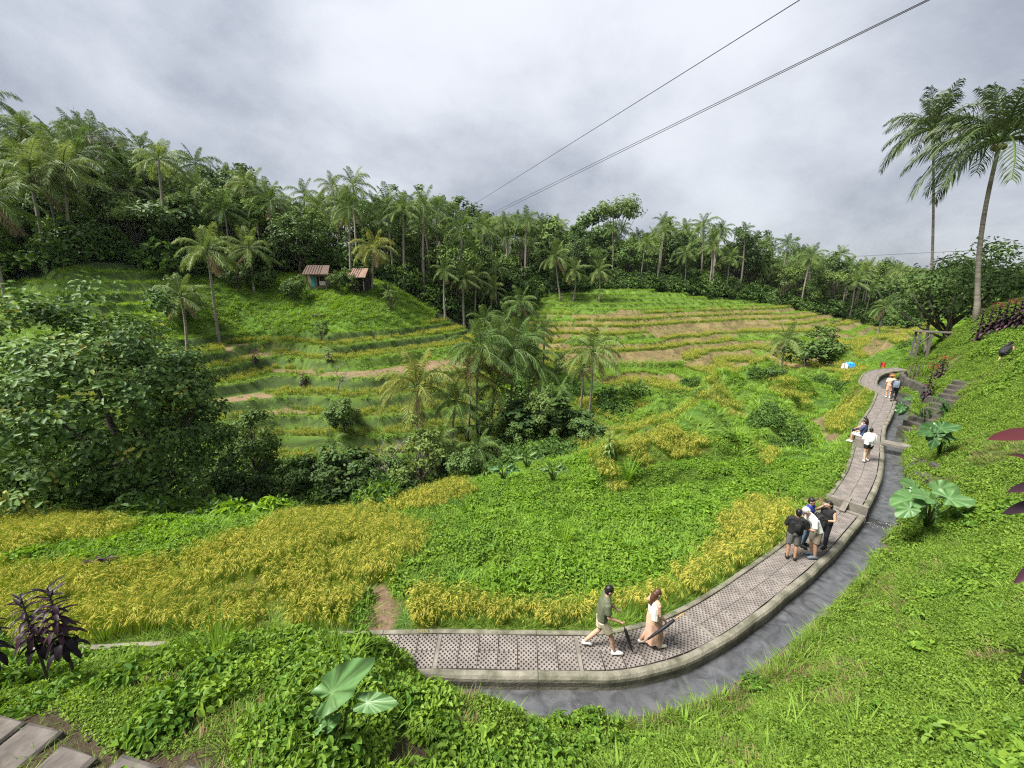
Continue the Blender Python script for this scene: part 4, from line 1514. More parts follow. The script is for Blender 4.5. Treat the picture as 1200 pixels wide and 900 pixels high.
KINDS = [tree_pair(700, 'tree1', h=11, cr=4.0, ch=7.5, tr=.28, ncl=34, npl=60, L=.55, W=.55),
         tree_pair(701, 'tree2', h=12, cr=4.4, ch=8.5, tr=.30, ncl=40, npl=60, L=.55, W=.5),
         tree_pair(702, 'tree3', h=14, cr=5.0, ch=7.0, tr=.26, ncl=34, npl=60, L=.5, W=.5, style='flat', clump=.28),
         tree_pair(703, 'tree1', h=13, cr=3.0, ch=11, tr=.24, ncl=40, npl=52, L=.5, W=.5, style='cone', clump=.36),
         tree_pair(704, 'tree2', h=8.5, cr=3.8, ch=6.8, tr=.24, ncl=34, npl=58, L=.6, W=.6),
         tree_pair(705, 'tree3', h=10, cr=3.4, ch=7.8, tr=.2, ncl=26, npl=60, L=.5, W=.45, clump=.30),
         tree_pair(706, 'tree1', h=15, cr=4.2, ch=9, tr=.25, ncl=38, npl=56, L=.5, W=.5, clump=.30)]


def tree(p, kind, s, label, group=None, name='forest_tree', sz=None):
    root = empty(name, tuple(p), random.uniform(0, 6.28), label, 'tree', group)
    t, c = KINDS[kind]
    sc = (s, s, s if sz is None else sz)
    link('trunk', t, root, None, None, sc)
    link('crown', c, root, None, None, sc)
    return root


def px_tree(bx, by, topy, Y, kind, label, group=None, wide=1.0, name='forest_tree'):
    b = at(bx, by, Y)
    b[2] = gz(b[0], b[1])
    t = at(bx, topy, Y)
    hh = {0: 11, 1: 12, 2: 14, 3: 13, 4: 8.5, 5: 10, 6: 15}[kind]
    s = max(.2, (t[2] - b[2]) / hh)
    return tree(b, kind, s * wide, label, group, name, s)


SINGLE = 'single broad-leaved trees'
px_tree(352, 316, 250, 66, 1, 'round dense dark tree behind the main hut', SINGLE, 1.15)
px_tree(10, 330, 150, 58, 0, 'tall leafy tree at the left end of the skyline', SINGLE)
px_tree(128, 300, 205, 58, 3, 'conical vine-covered tree left of the hut hill forest', SINGLE, 1.3)
px_tree(160, 300, 190, 66, 3, 'taller conical vine-covered tree behind its shorter twin', SINGLE, 1.2)
px_tree(205, 320, 235, 60, 4, 'spreading pale green tree in the left forest margin', SINGLE, 1.4)
px_tree(295, 300, 198, 80, 1, 'high dark-crowned tree on the skyline above the huts', SINGLE, 1.1)
px_tree(512, 330, 222, 108, 6, 'tallest open-crowned tree on the middle skyline', SINGLE)
px_tree(545, 330, 236, 112, 1, 'dark full-crowned tree right of the tallest skyline tree', SINGLE)
px_tree(718, 330, 232, 135, 2, 'flat-topped tree standing above the forest behind the green mound', SINGLE)
px_tree(690, 330, 246, 128, 0, 'broad tree left of the flat-topped skyline tree', SINGLE)
px_tree(918, 362, 282, 150, 6, 'open-crowned tree where the forest ridge falls away', SINGLE, .8)
px_tree(640, 345, 255, 118, 0, 'broad leafy tree left of the green terrace mound', SINGLE, 1.1)
px_tree(775, 345, 262, 120, 3, 'upright leafy tree at the right of the green mound', SINGLE, 1.2)
px_tree(405, 520, 468, 35, 4, 'bright rounded bush tree in the ravine below the earth terraces', SINGLE, .95)
px_tree(965, 415, 378, 62, 5, 'loose grey-green tree beside the blue tarpaulin', SINGLE, 1.2)
px_tree(945, 425, 392, 58, 4, 'low spreading tree between small palm and blue tarpaulin', SINGLE, 1.5)
px_tree(650, 470, 410, 48, 5, 'thin airy tree left of the lone terrace palm', SINGLE, .8)
px_tree(905, 455, 428, 36, 4, 'dark round bush on the terrace edge before the footpath bend', SINGLE, 1.2, 'round_bush')
px_tree(640, 500, 462, 38, 4, 'dense creeper-covered shrub mass at the ravine head', SINGLE, 2.0, 'round_bush')
px_tree(690, 520, 492, 33, 4, 'low dark bush left of the winding rice plot', SINGLE, 1.6, 'round_bush')

# the large tree in the ravine, with big leaves
b = at(185, 602, 20)
b[2] = gz(b[0], b[1])
root = empty('large_leafy_tree', tuple(b), 0, 'large round tree with big dark leaves filling the ravine at left', 'tree')
mb, (V, F, rn) = limb_tree(12.2, 5.7, 11.6, .20, 175, 140, .28, .62, 800, clump=.20)
V = V + np.array([-2.0, 0.3, 0])
V[:, 0] = np.where(V[:, 0] < 1.6, V[:, 0], 1.6 + (V[:, 0] - 1.6) * .8)
mb.tube([(0, 0, -1), (-.5, .1, 3), (-1.6, .2, 6), (-2.0, .3, 8.5)], [.36, .26, .15, .06], 8)
mb.tube([(0, 0, 1.5), (-2.2, .1, 4), (-4.5, .2, 6.2)], [.22, .15, .06], 6)
mb.obj('trunk', M['bark_dark'], root, smooth=True)
link('crown', mesh('crown', V, F, M['big'], rnd=rn), root)

# dark tree on the right slope, behind the tall palm
b = at(1112, 392, 37)
b[2] = gz(b[0], b[1]) - .2
root = empty('dark_leafy_tree', tuple(b), 0, 'dark broad leafy tree behind the tall palm on the right slope', 'tree')
mb, (V, F, rn) = limb_tree(8.6, 5.4, 6.4, .34, 60, 120, .34, .5, 810, clump=.26)
mb.obj('trunk', M['bark_dark'], root, smooth=True)
V = V + np.array([1.8, .5, .5])
link('crown', mesh('crown', V, F, M['tree2'], rnd=rn), root)


def bare(mb, p, d, L, r, rr, lvl):
    q = p + d * L * .5 + Vector((rr.uniform(-1, 1), rr.uniform(-1, 1), rr.uniform(-.3, 1))) * L * .08
    e = p + d * L
    mb.tube([p, q, e], [r, r * .8, r * .6], 5 if lvl > 2 else 3, cap=False)
    if lvl == 0:
        return
    for k in range(3 if lvl > 1 else 2):
        v = (d + Vector((rr.uniform(-1, 1), rr.uniform(-1, 1), rr.uniform(-.7, .5))) * 1.0).normalized()
        bare(mb, e if k else q, v, L * rr.uniform(.6, .82), r * .58, rr, lvl - 1)


def bare_tree(px, py, Y, h, label, seed, lvl=5, spread=0.0, r=.16):
    b = at(px, py, Y)
    b[2] = gz(b[0], b[1])
    root = empty('bare_tree', tuple(b), 0, label, 'tree')
    rr = random.Random(seed)
    mb = MB()
    bare(mb, Vector((0, 0, -.3)), Vector((spread, 0, 1)).normalized(), h * .42, r, rr, lvl)
    mb.obj('trunk', M['twig'], root)


bare_tree(118, 290, 62, 14, 'leafless grey tree with fine twigs on the left skyline', 31, 6, .05, .22)
bare_tree(262, 300, 84, 14, 'small leafless tree on the skyline right of the left palms', 33, 5, 0, .2)
bare_tree(468, 556, 30, 5.0, 'dead bare shrub with crooked pale branches at the ravine edge', 35, 5, -.5, .10)
bare_tree(395, 470, 40, 3.6, 'small grey leafless shrub on the earth terraces', 36, 5, .3, .08)

# ------------------------------------------------------------------ the forest
FOREST_LABEL = [('coconut palm among the dense trees of the left ridge forest', 'palms in the left ridge forest'),
                ('coconut palm among the dense trees of the middle ridge forest', 'palms in the middle ridge forest'),
                ('coconut palm among the dense trees of the right ridge forest', 'palms in the right ridge forest')]
TREE_LABEL = [('broad-leaved tree crowded into the left ridge forest', 'trees in the left ridge forest'),
              ('broad-leaved tree crowded into the middle ridge forest', 'trees in the middle ridge forest'),
              ('broad-leaved tree crowded into the right ridge forest', 'trees in the right ridge forest')]


def region(x, y):
    q = x / y
    return 0 if q < -.42 else (1 if q < .32 else 2)


_u = 'first second third fourth fifth sixth seventh eighth ninth'.split()
ORD = _u + 'tenth eleventh twelfth thirteenth fourteenth fifteenth sixteenth seventeenth eighteenth nineteenth'.split()
for tens, th in (('twenty', 'twentieth'), ('thirty', 'thirtieth'), ('forty', 'fortieth'), ('fifty', 'fiftieth')):
    ORD += [th] + [tens + '-' + u for u in _u]
r2 = np.random.default_rng(5)
placed = []
npalm = ntree = tries = 0
bins = {}
while tries < 16000 and (npalm < 250 or ntree < 262):
    tries += 1
    q = r2.uniform(-1.45, 1.02)
    y_ = 46 + r2.random() * 150
    x_ = q * y_
    ed = float(forest_edge(x_))
    if not (ed + .5 < y_ < ed + 58) or x_ < -118:
        continue
    if min([(x_ - a) ** 2 + (y_ - b_) ** 2 for a, b_ in placed] or [999]) < (2.3 + .011 * y_) ** 2:
        continue
    placed.append((x_, y_))
    z_ = gz(x_, y_)
    rg = region(x_, y_)
    dep = y_ - ed
    rw = 0 if dep < 10 else (1 if dep < 22 else (2 if dep < 38 else 3))
    if r2.random() < (.42, .42, .55)[rg] and npalm < 250:
        o = forest_palm((x_, y_, z_), r2.uniform(8.5, 17) * (.8, 1.0, 1.0)[rg], r2.uniform(3.6, 5.0), int(r2.integers(0, 28)), 'x', FOREST_LABEL[rg][1])
        npalm += 1
        bins.setdefault(('palm', rg, rw), []).append((q, o))
    elif ntree < 262:
        k_ = int(r2.choice([0, 1, 2, 3, 4, 5, 6], p=[.22, .22, .12, .12, .12, .12, .08]))
        s_ = r2.uniform(.75, 1.3) * (.68, .88, .95)[rg]
        o = tree((x_, y_, z_), k_, s_, 'x', TREE_LABEL[rg][1], sz=s_ * r2.uniform(.85, 1.2))
        ntree += 1
        bins.setdefault(('%s tree' % ('leafy', 'dark', 'flat-topped', 'conical', 'bushy', 'pale', 'open-crowned')[k_], rg, rw), []).append((q, o))
for (kd, rg, rw), L in bins.items():
    L.sort(key=lambda t: t[0])
    for i, (q, o) in enumerate(L):
        o['label'] = '%s %s from the left in the %s of the %s ridge forest' % (ORD[i], kd, ('front row', 'second row', 'third row', 'rearmost row')[rw], ('left', 'middle', 'right')[rg])
print('forest', npalm, ntree, tries)

# far wood on the ridges beyond: one mass
for i in range(3):
    proto('farwood', KINDS[i][1])
    proto('farwood', KINDS[i + 3][1])
    proto('farwood', CROWNS[i])
for o in _sets['farwood'].objects:
    pass
n_ = 5200
q, y_ = rng.uniform(-.3, 1.45, n_), rng.uniform(120, 640, n_)
x_ = q * y_
k = (y_ > forest_edge(x_) + 50) | ((y_ > 135) & (x_ > 120))
x_, y_ = x_[k], y_[k]
z_ = ground(x_, y_)
gn_scatter('distant_forest', np.c_[x_, y_, z_ + 1], np.c_[np.zeros((len(x_), 2)), rng.uniform(0, 6.28, len(x_))], rng.uniform(.8, 1.3, len(x_)), 'farwood',
           'hazy far-off forest covering the ridges beyond the valley', 'forest')

# ------------------------------------------------------------------ plants with large leaves
def heart_leaf(seed, ratio=.8, wave=.04, cup=.10):
    """heart-shaped leaf of unit length, stalk joined at the origin, tip along +X; pale veins"""
    rr = random.Random(seed)
    na, nr = 72, 5
    V, F, rn = [(0, 0, 0)], [], [1.0]
    for k in range(1, nr + 1):
        f = k / nr
        for j in range(na):
            a = -math.pi + 2 * math.pi * j / na
            c = abs(a) / math.pi
            r = .15 + .58 * (1 - c) ** 2.4 + .30 * math.exp(-((c - .74) / .18) ** 2) * ratio + .10 * math.exp(-((c - .42) / .2) ** 2)
            if c > .84:
                r *= 1 - (c - .84) / .16 * .80
            x, y = r * math.cos(a), r * math.sin(a)
            z = cup * f * f * abs(y) - .16 * f * f * max(0, x) ** 2 + wave * math.sin(a * 9 + seed) * f * f
            V.append((x * f, y * f, z))
            rn.append(.95 if (j % 9 == 0 and f < .95) else rr.uniform(.05, .35))
    for j in range(na):
        F.append((0, 1 + j, 1 + (j + 1) % na))
        for k in range(nr - 1):
            a, b = 1 + k * na, 1 + (k + 1) * na
            F.append((a + j, b + j, b + (j + 1) % na, a + (j + 1) % na))
    return V, F, rn


def strap_leaf(seed, w=.16, droop=1.2, wave=0):
    mb = MB()
    mb.blade((0, 0, 0), (1, 0, .5), 1.0, w, droop, 7, 0, (seed * .37) % 1, prof=lambda f: (math.sin(math.pi * (f * .93 + .06)) ** .75), fold=.35)
    return mb


HEART = {}


def heart_mesh(k, key):
    if (k, key) not in HEART:
        V, F, rn = heart_leaf(k, .65 + .12 * (k % 3))
        HEART[(k, key)] = mesh('leaf', V, F, M[key], True, rn)
    return HEART[(k, key)]


def frame(x, n):
    x = Vector(x).normalized()
    n = Vector(n)
    n = (n - x * n.dot(x)).normalized()
    y = n.cross(x)
    return Matrix((x, y, n)).transposed().to_euler()


def leafy_plant(base_px, leaves, label, key, name='taro_plant', Y=None, cat='plant', nrm=(0, -.45, .8), stalk=.022, lift=0.0, width=1.0):
    """leaves: (stalk pixel, tip pixel, nearer by metres) - each leaf its own part, on its own stalk"""
    b = cast(*base_px) if Y is None else at(*base_px, Y)
    if Y is not None:
        b[2] = gz(b[0], b[1])
    root = empty(name, tuple(b), 0, label, cat)
    for i, (s, t, dy) in enumerate(leaves):
        p, q = Vector(at(*s, b[1] - dy)), Vector(at(*t, b[1] - dy - .05))
        p.z += lift
        q.z += lift
        L = (q - p).length
        nn = Vector(nrm) + Vector((random.uniform(-.5, .5), random.uniform(-.35, .3), random.uniform(-.2, .25)))
        link('leaf', heart_mesh(i % 4, key), root, tuple(p - Vector(b)), frame(q - p, nn), (L / .80, L / .80 * width * .74, L / .80))
        e = p - Vector(b)
        MB().tube([(0, 0, -.1), (e.x * .35, e.y * .35, e.z * .6), (e.x, e.y, e.z - .01)], [stalk, stalk * .8, stalk * .5], 6).obj('stalk', M['stem'], root, smooth=True)
    return root


leafy_plant((398, 868), [((388, 812), (437, 769), .1), ((430, 823), (470, 824), .25), ((376, 853), (364, 866), .2), ((383, 850), (400, 838), .15), ((372, 838), (384, 822), .1)],
            'taro plant with three large pale heart-shaped leaves on the near bank', 'taro', width=.66)
leafy_plant((1085, 622), [((1097, 595), (1100, 617), 1.0), ((1112, 584), (1148, 585), .5), ((1070, 584), (1040, 592), .6), ((1074, 573), (1055, 562), .2), ((1100, 574), (1130, 571), .0), ((1066, 596), (1048, 606), .9),
                          ((1116, 594), (1132, 606), .6), ((1088, 583), (1066, 577), .7), ((1080, 600), (1076, 618), .8)],
            'giant elephant-ear plant with broad leaves leaning over the canal', 'taro', name='elephant_ear_plant', stalk=.04, width=1.1)
leafy_plant((1100, 535), [((1098, 504), (1078, 498), .4), ((1102, 502), (1130, 497), .4), ((1098, 508), (1084, 516), .6), ((1104, 508), (1126, 514), .5), ((1096, 514), (1090, 528), .8), ((1108, 512), (1120, 526), .6),
                          ((1102, 498), (1104, 488), .1), ((1090, 506), (1074, 508), .6), ((1106, 516), (1108, 530), .8)],
            'clump of heart-shaped leaves beside the foot of the stone stairs', 'taro_d', name='elephant_ear_plant', stalk=.03)
leafy_plant((1082, 500), [((1082 + 26 * math.cos(a * 1.3), 474 + 10 * math.sin(a * 1.3)), (1082 + 34 * math.cos(a * 1.3), 480 + 16 * math.sin(a * 1.3)), .3 + .1 * (a % 4)) for a in range(16)],
            'dense dark green leafy bush under the crimson-topped plant by the stairs', 'taro_d', name='broad_leaf_bush', stalk=.02)
for i, (px, py) in enumerate(((618, 552), (648, 566), (590, 566))):
    leafy_plant((px, py), [((px + 9 * math.cos(a), py - 12 - 4 * math.sin(a)), (px + 22 * math.cos(a), py - 12 - 16 * abs(math.sin(a)) + 6), .2) for a in (0.2, 1.0, 1.9, 2.8, 3.6, 5.4)],
                ('tall banana-like plant', 'lower banana-like plant', 'grey-green banana-like plant')[i] + ' with broad pale leaves at the edge of the ravine', 'banana' if i < 2 else 'taro', name='banana_plant', lift=.2, stalk=.05, width=.55, nrm=(0, -.8, .5))

STRAP = {}


def strap_mesh(k, key):
    if (k, key) not in STRAP:
        STRAP[(k, key)] = strap_leaf(k, .20 + .02 * k, (.7, 1.3, 1.9, 2.6)[k]).mesh('leaf', M[key], True)
    return STRAP[(k, key)]


def cordyline(b, h, Lf, n, label, key='purple', topkey=None, crown=.55, group=None, seed=0, parts=True, sr=.02, cat='plant', name='cordyline_plant'):
    """cane with a spiral of strap leaves round its upper part"""
    rr = random.Random(seed)
    root = empty(name, tuple(b), 0, label, cat, group)
    MB().tube([(0, 0, -.1), (.01, 0, h * .5), (0, .01, h)], [sr, sr * .9, sr * .6], 7).obj('stem', M['bark_dark'], root, smooth=True)
    mbs = {}
    for i in range(n):
        f = i / n
        z = h * (1 - crown) + h * crown * f
        k = 3 if f < .25 else (2 if f < .5 else (1 if f < .8 else 0))
        kk = topkey if (topkey and f > .82) else key
        az = i * 2.4 + rr.uniform(-.2, .2)
        L = Lf * rr.uniform(.75, 1.1) * (1 - .25 * f)
        if parts:
            link('leaf', strap_mesh(k, kk), root, (0, 0, z), (0, (-.35 if k == 0 else 0) + rr.uniform(-.2, .2), az), L)
        else:
            src = strap_leaf(k, .30, (.7, 1.3, 1.9, 2.6)[k])
            mb = mbs.setdefault(kk, MB())
            c, s_ = math.cos(az), math.sin(az)
            mb.add([((x * c - y * s_) * L, (x * s_ + y * c) * L, zz * L + z) for x, y, zz in src.V], src.F, 0, rr.random())
    for kk, mb in mbs.items():
        mb.obj('foliage', M[kk], root)
    return root


def px_cord(px, py, topy, label, Y=None, k=1.0, **kw):
    b = cast(px, py) if Y is None else at(px, py, Y)
    if Y is not None:
        b[2] = gz(b[0], b[1])
    h = max(.25, at(px, topy, b[1])[2] - b[2])
    return cordyline(b, h * k, label=label, **kw)


CG = 'dark purple cordylines on the near bank'
px_cord(8, 806, 700, 'dark purple cordyline cut by the left picture edge', n=44, Lf=.30, group=CG, seed=1, crown=.6)
px_cord(60, 808, 702, 'dark purple cordyline standing second from the left on the near bank', n=52, Lf=.30, group=CG, seed=2, crown=.55)
px_cord(92, 806, 690, 'fullest and tallest dark purple cordyline on the near bank', n=64, Lf=.33, group=CG, seed=3, crown=.58)
px_cord(1083, 474, 426, 'dark cordyline with crimson top at the foot of the stone stairs', n=60, Lf=.50, topkey='crimson', key='purple', crown=.85, seed=4, parts=False)
px_cord(1101, 445, 418, 'dark cordyline with crimson top halfway up the grassy slope', n=60, Lf=.50, topkey='crimson', key='purple', crown=.85, seed=5, parts=False)
for i, (px, py, ty) in enumerate([(1148, 384, 362), (1158, 382, 358), (1167, 380, 355), (1176, 378, 352), (1185, 376, 350), (1193, 374, 348), (1201, 373, 346)]):
    px_cord(px, py, ty, 'dark purple hedge plant, %s from the tall palm along the crest' % ('first second third fourth fifth sixth seventh'.split()[i]), Y=27.5 - i * .5, n=46, Lf=.6, key='purple', topkey='crimson' if i in (2, 4) else None, crown=.95,
            seed=10 + i, parts=False, group='dark purple hedge along the right crest', sr=.04)
for i, (px, py, ty, lb) in enumerate([(97, 672, 662, 'small dark purple plant leftmost of four in the rice field'), (113, 667, 656, 'small dark purple plant second of four in the rice field'), (126, 665, 655, 'small dark purple plant third of four in the rice field'),
                                      (137, 676, 666, 'small dark purple plant rightmost of four in the rice field'), (757, 517, 503, 'dark reddish plant alone on the middle terraces'),
                                      (299, 424, 409, 'dark shrub on the bund left of the earth terrace'), (386, 424, 405, 'dark tall shrub at the foot of the hut hill'), (356, 452, 438, 'dark upright shrub above the earth terraces'),
                                      (919, 437, 425, 'reddish cordyline beside the dark bush near the low palm')]):
    px_cord(px, py, ty, lb, n=22, Lf=.42 if i < 5 else .75, key='purple' if i != 8 else 'maroon', topkey='crimson' if i == 8 else None, crown=.9, seed=30 + i, parts=False)
px_cord(713, 540, 506, 'slim yellow-green shrub at the tip of the winding rice plot', n=26, Lf=.5, key='banana', crown=.8, seed=45, parts=False, name='garden_shrub')

# plant at the right edge of the picture, close to the viewer
b = np.array(at(1262, 640, 4.6))
b[2] = gz(b[0], b[1])
root = empty('red_leaf_plant', tuple(b), 0, 'dark red long-leaved plant reaching in at the right picture edge', 'plant')
hub = Vector(at(1262, 556, 4.6)) - Vector(b)
MB().tube([(0, 0, -.2), tuple(hub * .5 + Vector((.02, 0, 0))), tuple(hub)], [.03, .026, .02], 8).obj('stem', M['bark_dark'], root, smooth=True)
for s_, t_, w_, key in (((1226, 508), (1161, 513), .22, 'maroon'), ((1228, 548), (1188, 531), .16, 'crimson'), ((1230, 566), (1183, 575), .20, 'purple'), ((1230, 586), (1177, 601), .20, 'purple'),
                        ((1236, 640), (1190, 684), .2, 'purple')):
    p, q = Vector(at(*s_, 4.6)) - Vector(b), Vector(at(*t_, 4.5)) - Vector(b)
    mb = MB()
    mb.blade((0, 0, 0), (1, 0, .12), 1.0, w_, .3, 8, 0, random.random(), prof=lambda f: math.sin(math.pi * (f * .95 + .04)) ** .7, fold=.3)
    mb.obj('leaf', M[key], root, True, loc=tuple(p), rot=frame(q - p, (0, -.5, .8)), scl=(q - p).length)
    MB().tube([tuple(hub * .95), tuple((hub * .95 + p) / 2 + Vector((0, 0, .03))), tuple(p)], [.014, .01, .008], 5).obj('leaf_stalk', M['bark_dark'], root)


def tall_tuft(px, py, n, L0, L1, w, label, seed, spread=.5, key='grass', name='grass_tuft', droop=.9):
    b = cast(px, py)
    o = link(name, tuft(n, L0, L1, w, spread, droop, M[key], seed=seed, rad=.14, segs=6), None, tuple(b))
    return prop(o, label, 'grass')


tall_tuft(250, 775, 60, .7, 1.25, .028, 'large tuft of long arching grass before the rice field', 51)
tall_tuft(398, 790, 40, .6, 1.1, .024, 'tuft of long grass where the near bank meets the footpath', 52)
tall_tuft(385, 772, 26, .5, 1.0, .022, 'smaller tuft of long grass left of the footpath end', 53)
tall_tuft(655, 870, 7, .45, .95, .035, 'single tall grassy weed above the canal on the near bank', 54, .25)
tall_tuft(189, 815, 5, .5, .8, .03, 'few upright broad blades right of the purple cordylines', 55, .15)
tall_tuft(1170, 590, 16, .5, .8, .02, 'sparse tuft of arching grass near the right edge leaves', 56, .6)
tall_tuft(660, 640, 46, .7, 1.3, .05, 'upright clump of pale reeds in the weedy field', 59, .35, 'field', 'reed_clump')
tall_tuft(735, 565, 30, 1.2, 2.0, .05, 'pale tuft of cane grass on the middle terrace edge', 57, .5, 'field')
tall_tuft(1085, 440, 60, .8, 1.5, .05, 'fountain of long green leaves beside the wooden platform', 58, .9, 'field')
for i, (px, py, nn) in enumerate([(300, 560, 'left'), (440, 570, 'right')]):
    tall_tuft(px, py, 44, 1.2, 2.0, .09, 'fern-like tuft at the %s of the ravine edge' % nn, 60 + i, .9, 'weed', 'fern_tuft')

# ravine shrubs, each its own
RAV = 'shrubs along the ravine'
SHRUB_AT = [(292, 588, 26, 'low shrub with pale leaves left on the ravine edge'), (250, 560, 27, 'dark shrub right of the large tree trunk'), (330, 555, 27, 'creeper-covered shrub in the middle of the ravine'), (360, 540, 29, 'tall dark shrub left of the bright bush tree'),
            (430, 560, 26, 'blue-green shrub at the rim of the rice field'), (470, 540, 29, 'grey shrub below the nearest ravine palm'), (520, 535, 30, 'dark shrub right of the nearest ravine palm'), (545, 560, 25, 'leafy shrub between ravine and weedy field'),
            (580, 530, 31, 'broad shrub under the shaggy palms'), (130, 585, 25, 'dark shrub under the large leafy tree'), (40, 590, 24, 'shrub at the left end of the ravine'), (610, 505, 34, 'dark thicket shrub behind the banana plants'),
            (410, 548, 28, 'wide shrub below the bright bush tree'), (490, 562, 27, 'wide leafy shrub at the brink of the rice field'), (300, 545, 29, 'wide creeper shrub below the young palm'), (640, 520, 34, 'wide dark shrub left of the glossy one'), (560, 515, 34, 'wide shrub behind the low arching palm'),
            (670, 510, 35, 'glossy shrub on the slope below the lone terrace palm')]
for px, py, Y, lb in SHRUB_AT:
    b = at(px, py, Y)
    b[2] = gz(b[0], b[1])
    big = 1.5 if lb.startswith('wide') else 1.0
    tree(b, (0, 4, 5)[len(lb) % 3] if big > 1 else 4, random.uniform(.26, .42) * big, lb, RAV, 'ravine_shrub', random.uniform(.3, .42) * big)
for px, py, Y, s_, lb in [(357, 338, 60.4, .2, 'small leafy shrub hiding the left foot of the farm hut'), (393, 339, 60.4, .3, 'small leafy shrub at the right corner of the farm hut'), (414, 341, 60.4, .2, 'small shrub at the left post of the open hut'), (282, 352, 58, .5, 'dark round shrub on the slope left of the huts'), (312, 345, 60, .36, 'grey-green shrub between palm and main hut'), (345, 352, 58, .42, 'loose shrub in front of the main hut'), (412, 350, 61, .38, 'rounded shrub before the smaller hut'),
                          (458, 362, 60, .34, 'shrub on the right brow of the hut hill'), (378, 412, 50, .3, 'dry shrub at the foot of the hut hill'), (215, 372, 48, .6, 'leafy shrub left of the leaning coconut palm'), (455, 352, 62, .3, 'pale shrub near the broad palm beside the hut')]:
    b = at(px, py, Y)
    b[2] = gz(b[0], b[1])
    tree(b, 4 if s_ > .35 else 5, s_, lb, 'shrubs round the huts', 'garden_shrub', s_)

# ------------------------------------------------------------------ stonework and timber
a_, b_ = cast(0, 892), cast(82, 838)
dirn = Vector((b_ - a_)[:2].tolist() + [0]).normalized()
ang = math.atan2(dirn.y, dirn.x)
b0 = cast(40, 868)
root = empty('stone_steps', tuple(b0), 0, 'worn reddish stone steps at the bottom left corner', 'steps')
for i, (px, py) in enumerate([(4, 856), (40, 872), (84, 896), (152, 914), (238, 920)]):
    c = cast(px, py)
    mb = MB()
    L, Wd, Hh = .86 + .1 * (i % 2), .52, .5
    e = .03
    V = []
    for z, k in ((-Hh, 0), (-e, 0), (0, e)):
        for sx, sy in ((-1, -1), (1, -1), (1, 1), (-1, 1)):
            V.append((sx * (L / 2 - k) + random.uniform(-.012, .012), sy * (Wd / 2 - k) + random.uniform(-.012, .012), z))
    F = [(0, 3, 2, 1), (8, 9, 10, 11)] + [(r_ * 4 + j, r_ * 4 + (j + 1) % 4, r_ * 4 + 4 + (j + 1) % 4, r_ * 4 + 4 + j) for r_ in (0, 1) for j in range(4)]
    mb.add(V, F)
    mb.obj('step', M['step'], root, loc=(c[0] - b0[0] - dirn.x * .35, c[1] - b0[1] - dirn.y * .35, c[2] - b0[2] + .10), rot=(R(1.5), R(-2), ang + random.uniform(-.05, .05)))

lo, hi = np.array(cast(1074, 508)), np.array(cast(1130, 452))
root = empty('stone_stairs', tuple(lo), 0, 'dark stone stairs climbing the grassy slope beside the canal', 'stairs')
dv = hi - lo
az = math.atan2(dv[1], dv[0])
NS = 11
for i in range(NS):
    f = i / (NS - 1)
    c = dv * f
    wdt = 1.5 if i < 3 else 1.0
    mb = MB()
    mb.box((.25, 0, -.5), (.85, wdt, 1.0), 0)
    mb.box((-.06, 0, .02), (.14, wdt + .04, .05), 1)
    mb.obj('step', [M['stone'], M['step']], root, loc=(c[0], c[1], c[2] + .20), rot=(0, 0, az))

i = int(np.argmin(np.hypot(PATH[:, 0] - 18.3, PATH[:, 1] - 19.3)))
c = PATH[i] + PNRM[i] * 1.16
o = MB().box((0, 0, 0), (.62, 1.42, .12), 0).obj('footbridge_slab', M['concrete'], loc=(c[0], c[1], PZ[i] + .10), rot=(0, 0, math.atan2(PTAN[i][1], PTAN[i][0])))
prop(o, 'flat concrete slab bridging the canal beside the seated people', 'slab')
for i, (px, py, L) in enumerate([(1076, 545, 1.0), (1082, 562, .9), (1102, 549, .6)]):
    c = cast(px, py)
    o = MB().box((0, 0, 0), (L, .5, .16), 0, taper=.93).obj('flat_stone', M['stone'], loc=(c[0], c[1], c[2] + .05), rot=(.05, -.12, .8 + i * .25))
    prop(o, ('long flat stone beside the canal below the stair foot', 'flat stone nearest the giant elephant-ear plant', 'small flat stone half buried right of the stair foot')[i], 'stone')
i0, i1 = (PS[np.argmin(abs(PATH[:, 1] - q))] for q in (26.0, 34.0))
rw = sweep('retaining_wall', [(1.76, -.4), (1.80, .4), (1.86, .85), (2.1, .9), (2.6, -.4)], M['stone'], i0, i1, wob=.3)
prop(rw, 'dark mossy stone retaining wall above the canal at the footpath bend', 'wall')

# wooden platform on the right slope
b = at(1092, 412, 33)
b[2] = gz(b[0], b[1])
root = empty('wooden_platform', tuple(b), R(-30), 'weathered wooden viewing platform below the dark tree', 'platform')
topz = at(1092, 389, 33)[2] - b[2]
for i in range(5):
    MB().box((0, -.5 + i * .25, topz), (2.6, .22, .07)).obj('plank', M['wood'], root)
for sx, sy in ((-1.1, -.5), (1.1, -.5), (-1.1, .5), (1.1, .5), (-.4, -.5)):
    MB().box((sx, sy, topz / 2 - .3), (.14, .14, topz + .5)).obj('post', M['wood'], root)
for sx in (-1, 1):
    MB().tube([(sx * 1.3, -.5, topz * .15), (sx * .3, -.5, topz - .05)], .05, 6).obj('brace', M['wood'], root)
b = at(1080, 413, 32)
b[2] = gz(b[0], b[1])
root = empty('picket_fence', tuple(b), R(-30), 'short row of dark wooden pickets left of the wooden platform', 'fence')
for i in range(4):
    MB().tube([(i * .22 - .4, 0, -.3), (i * .22 - .4, .02, 1.0 + .08 * (i % 2))], .05, 6).obj('picket', M['wood'], root)
b = at(1060, 416, 36)
b[2] = gz(b[0], b[1])
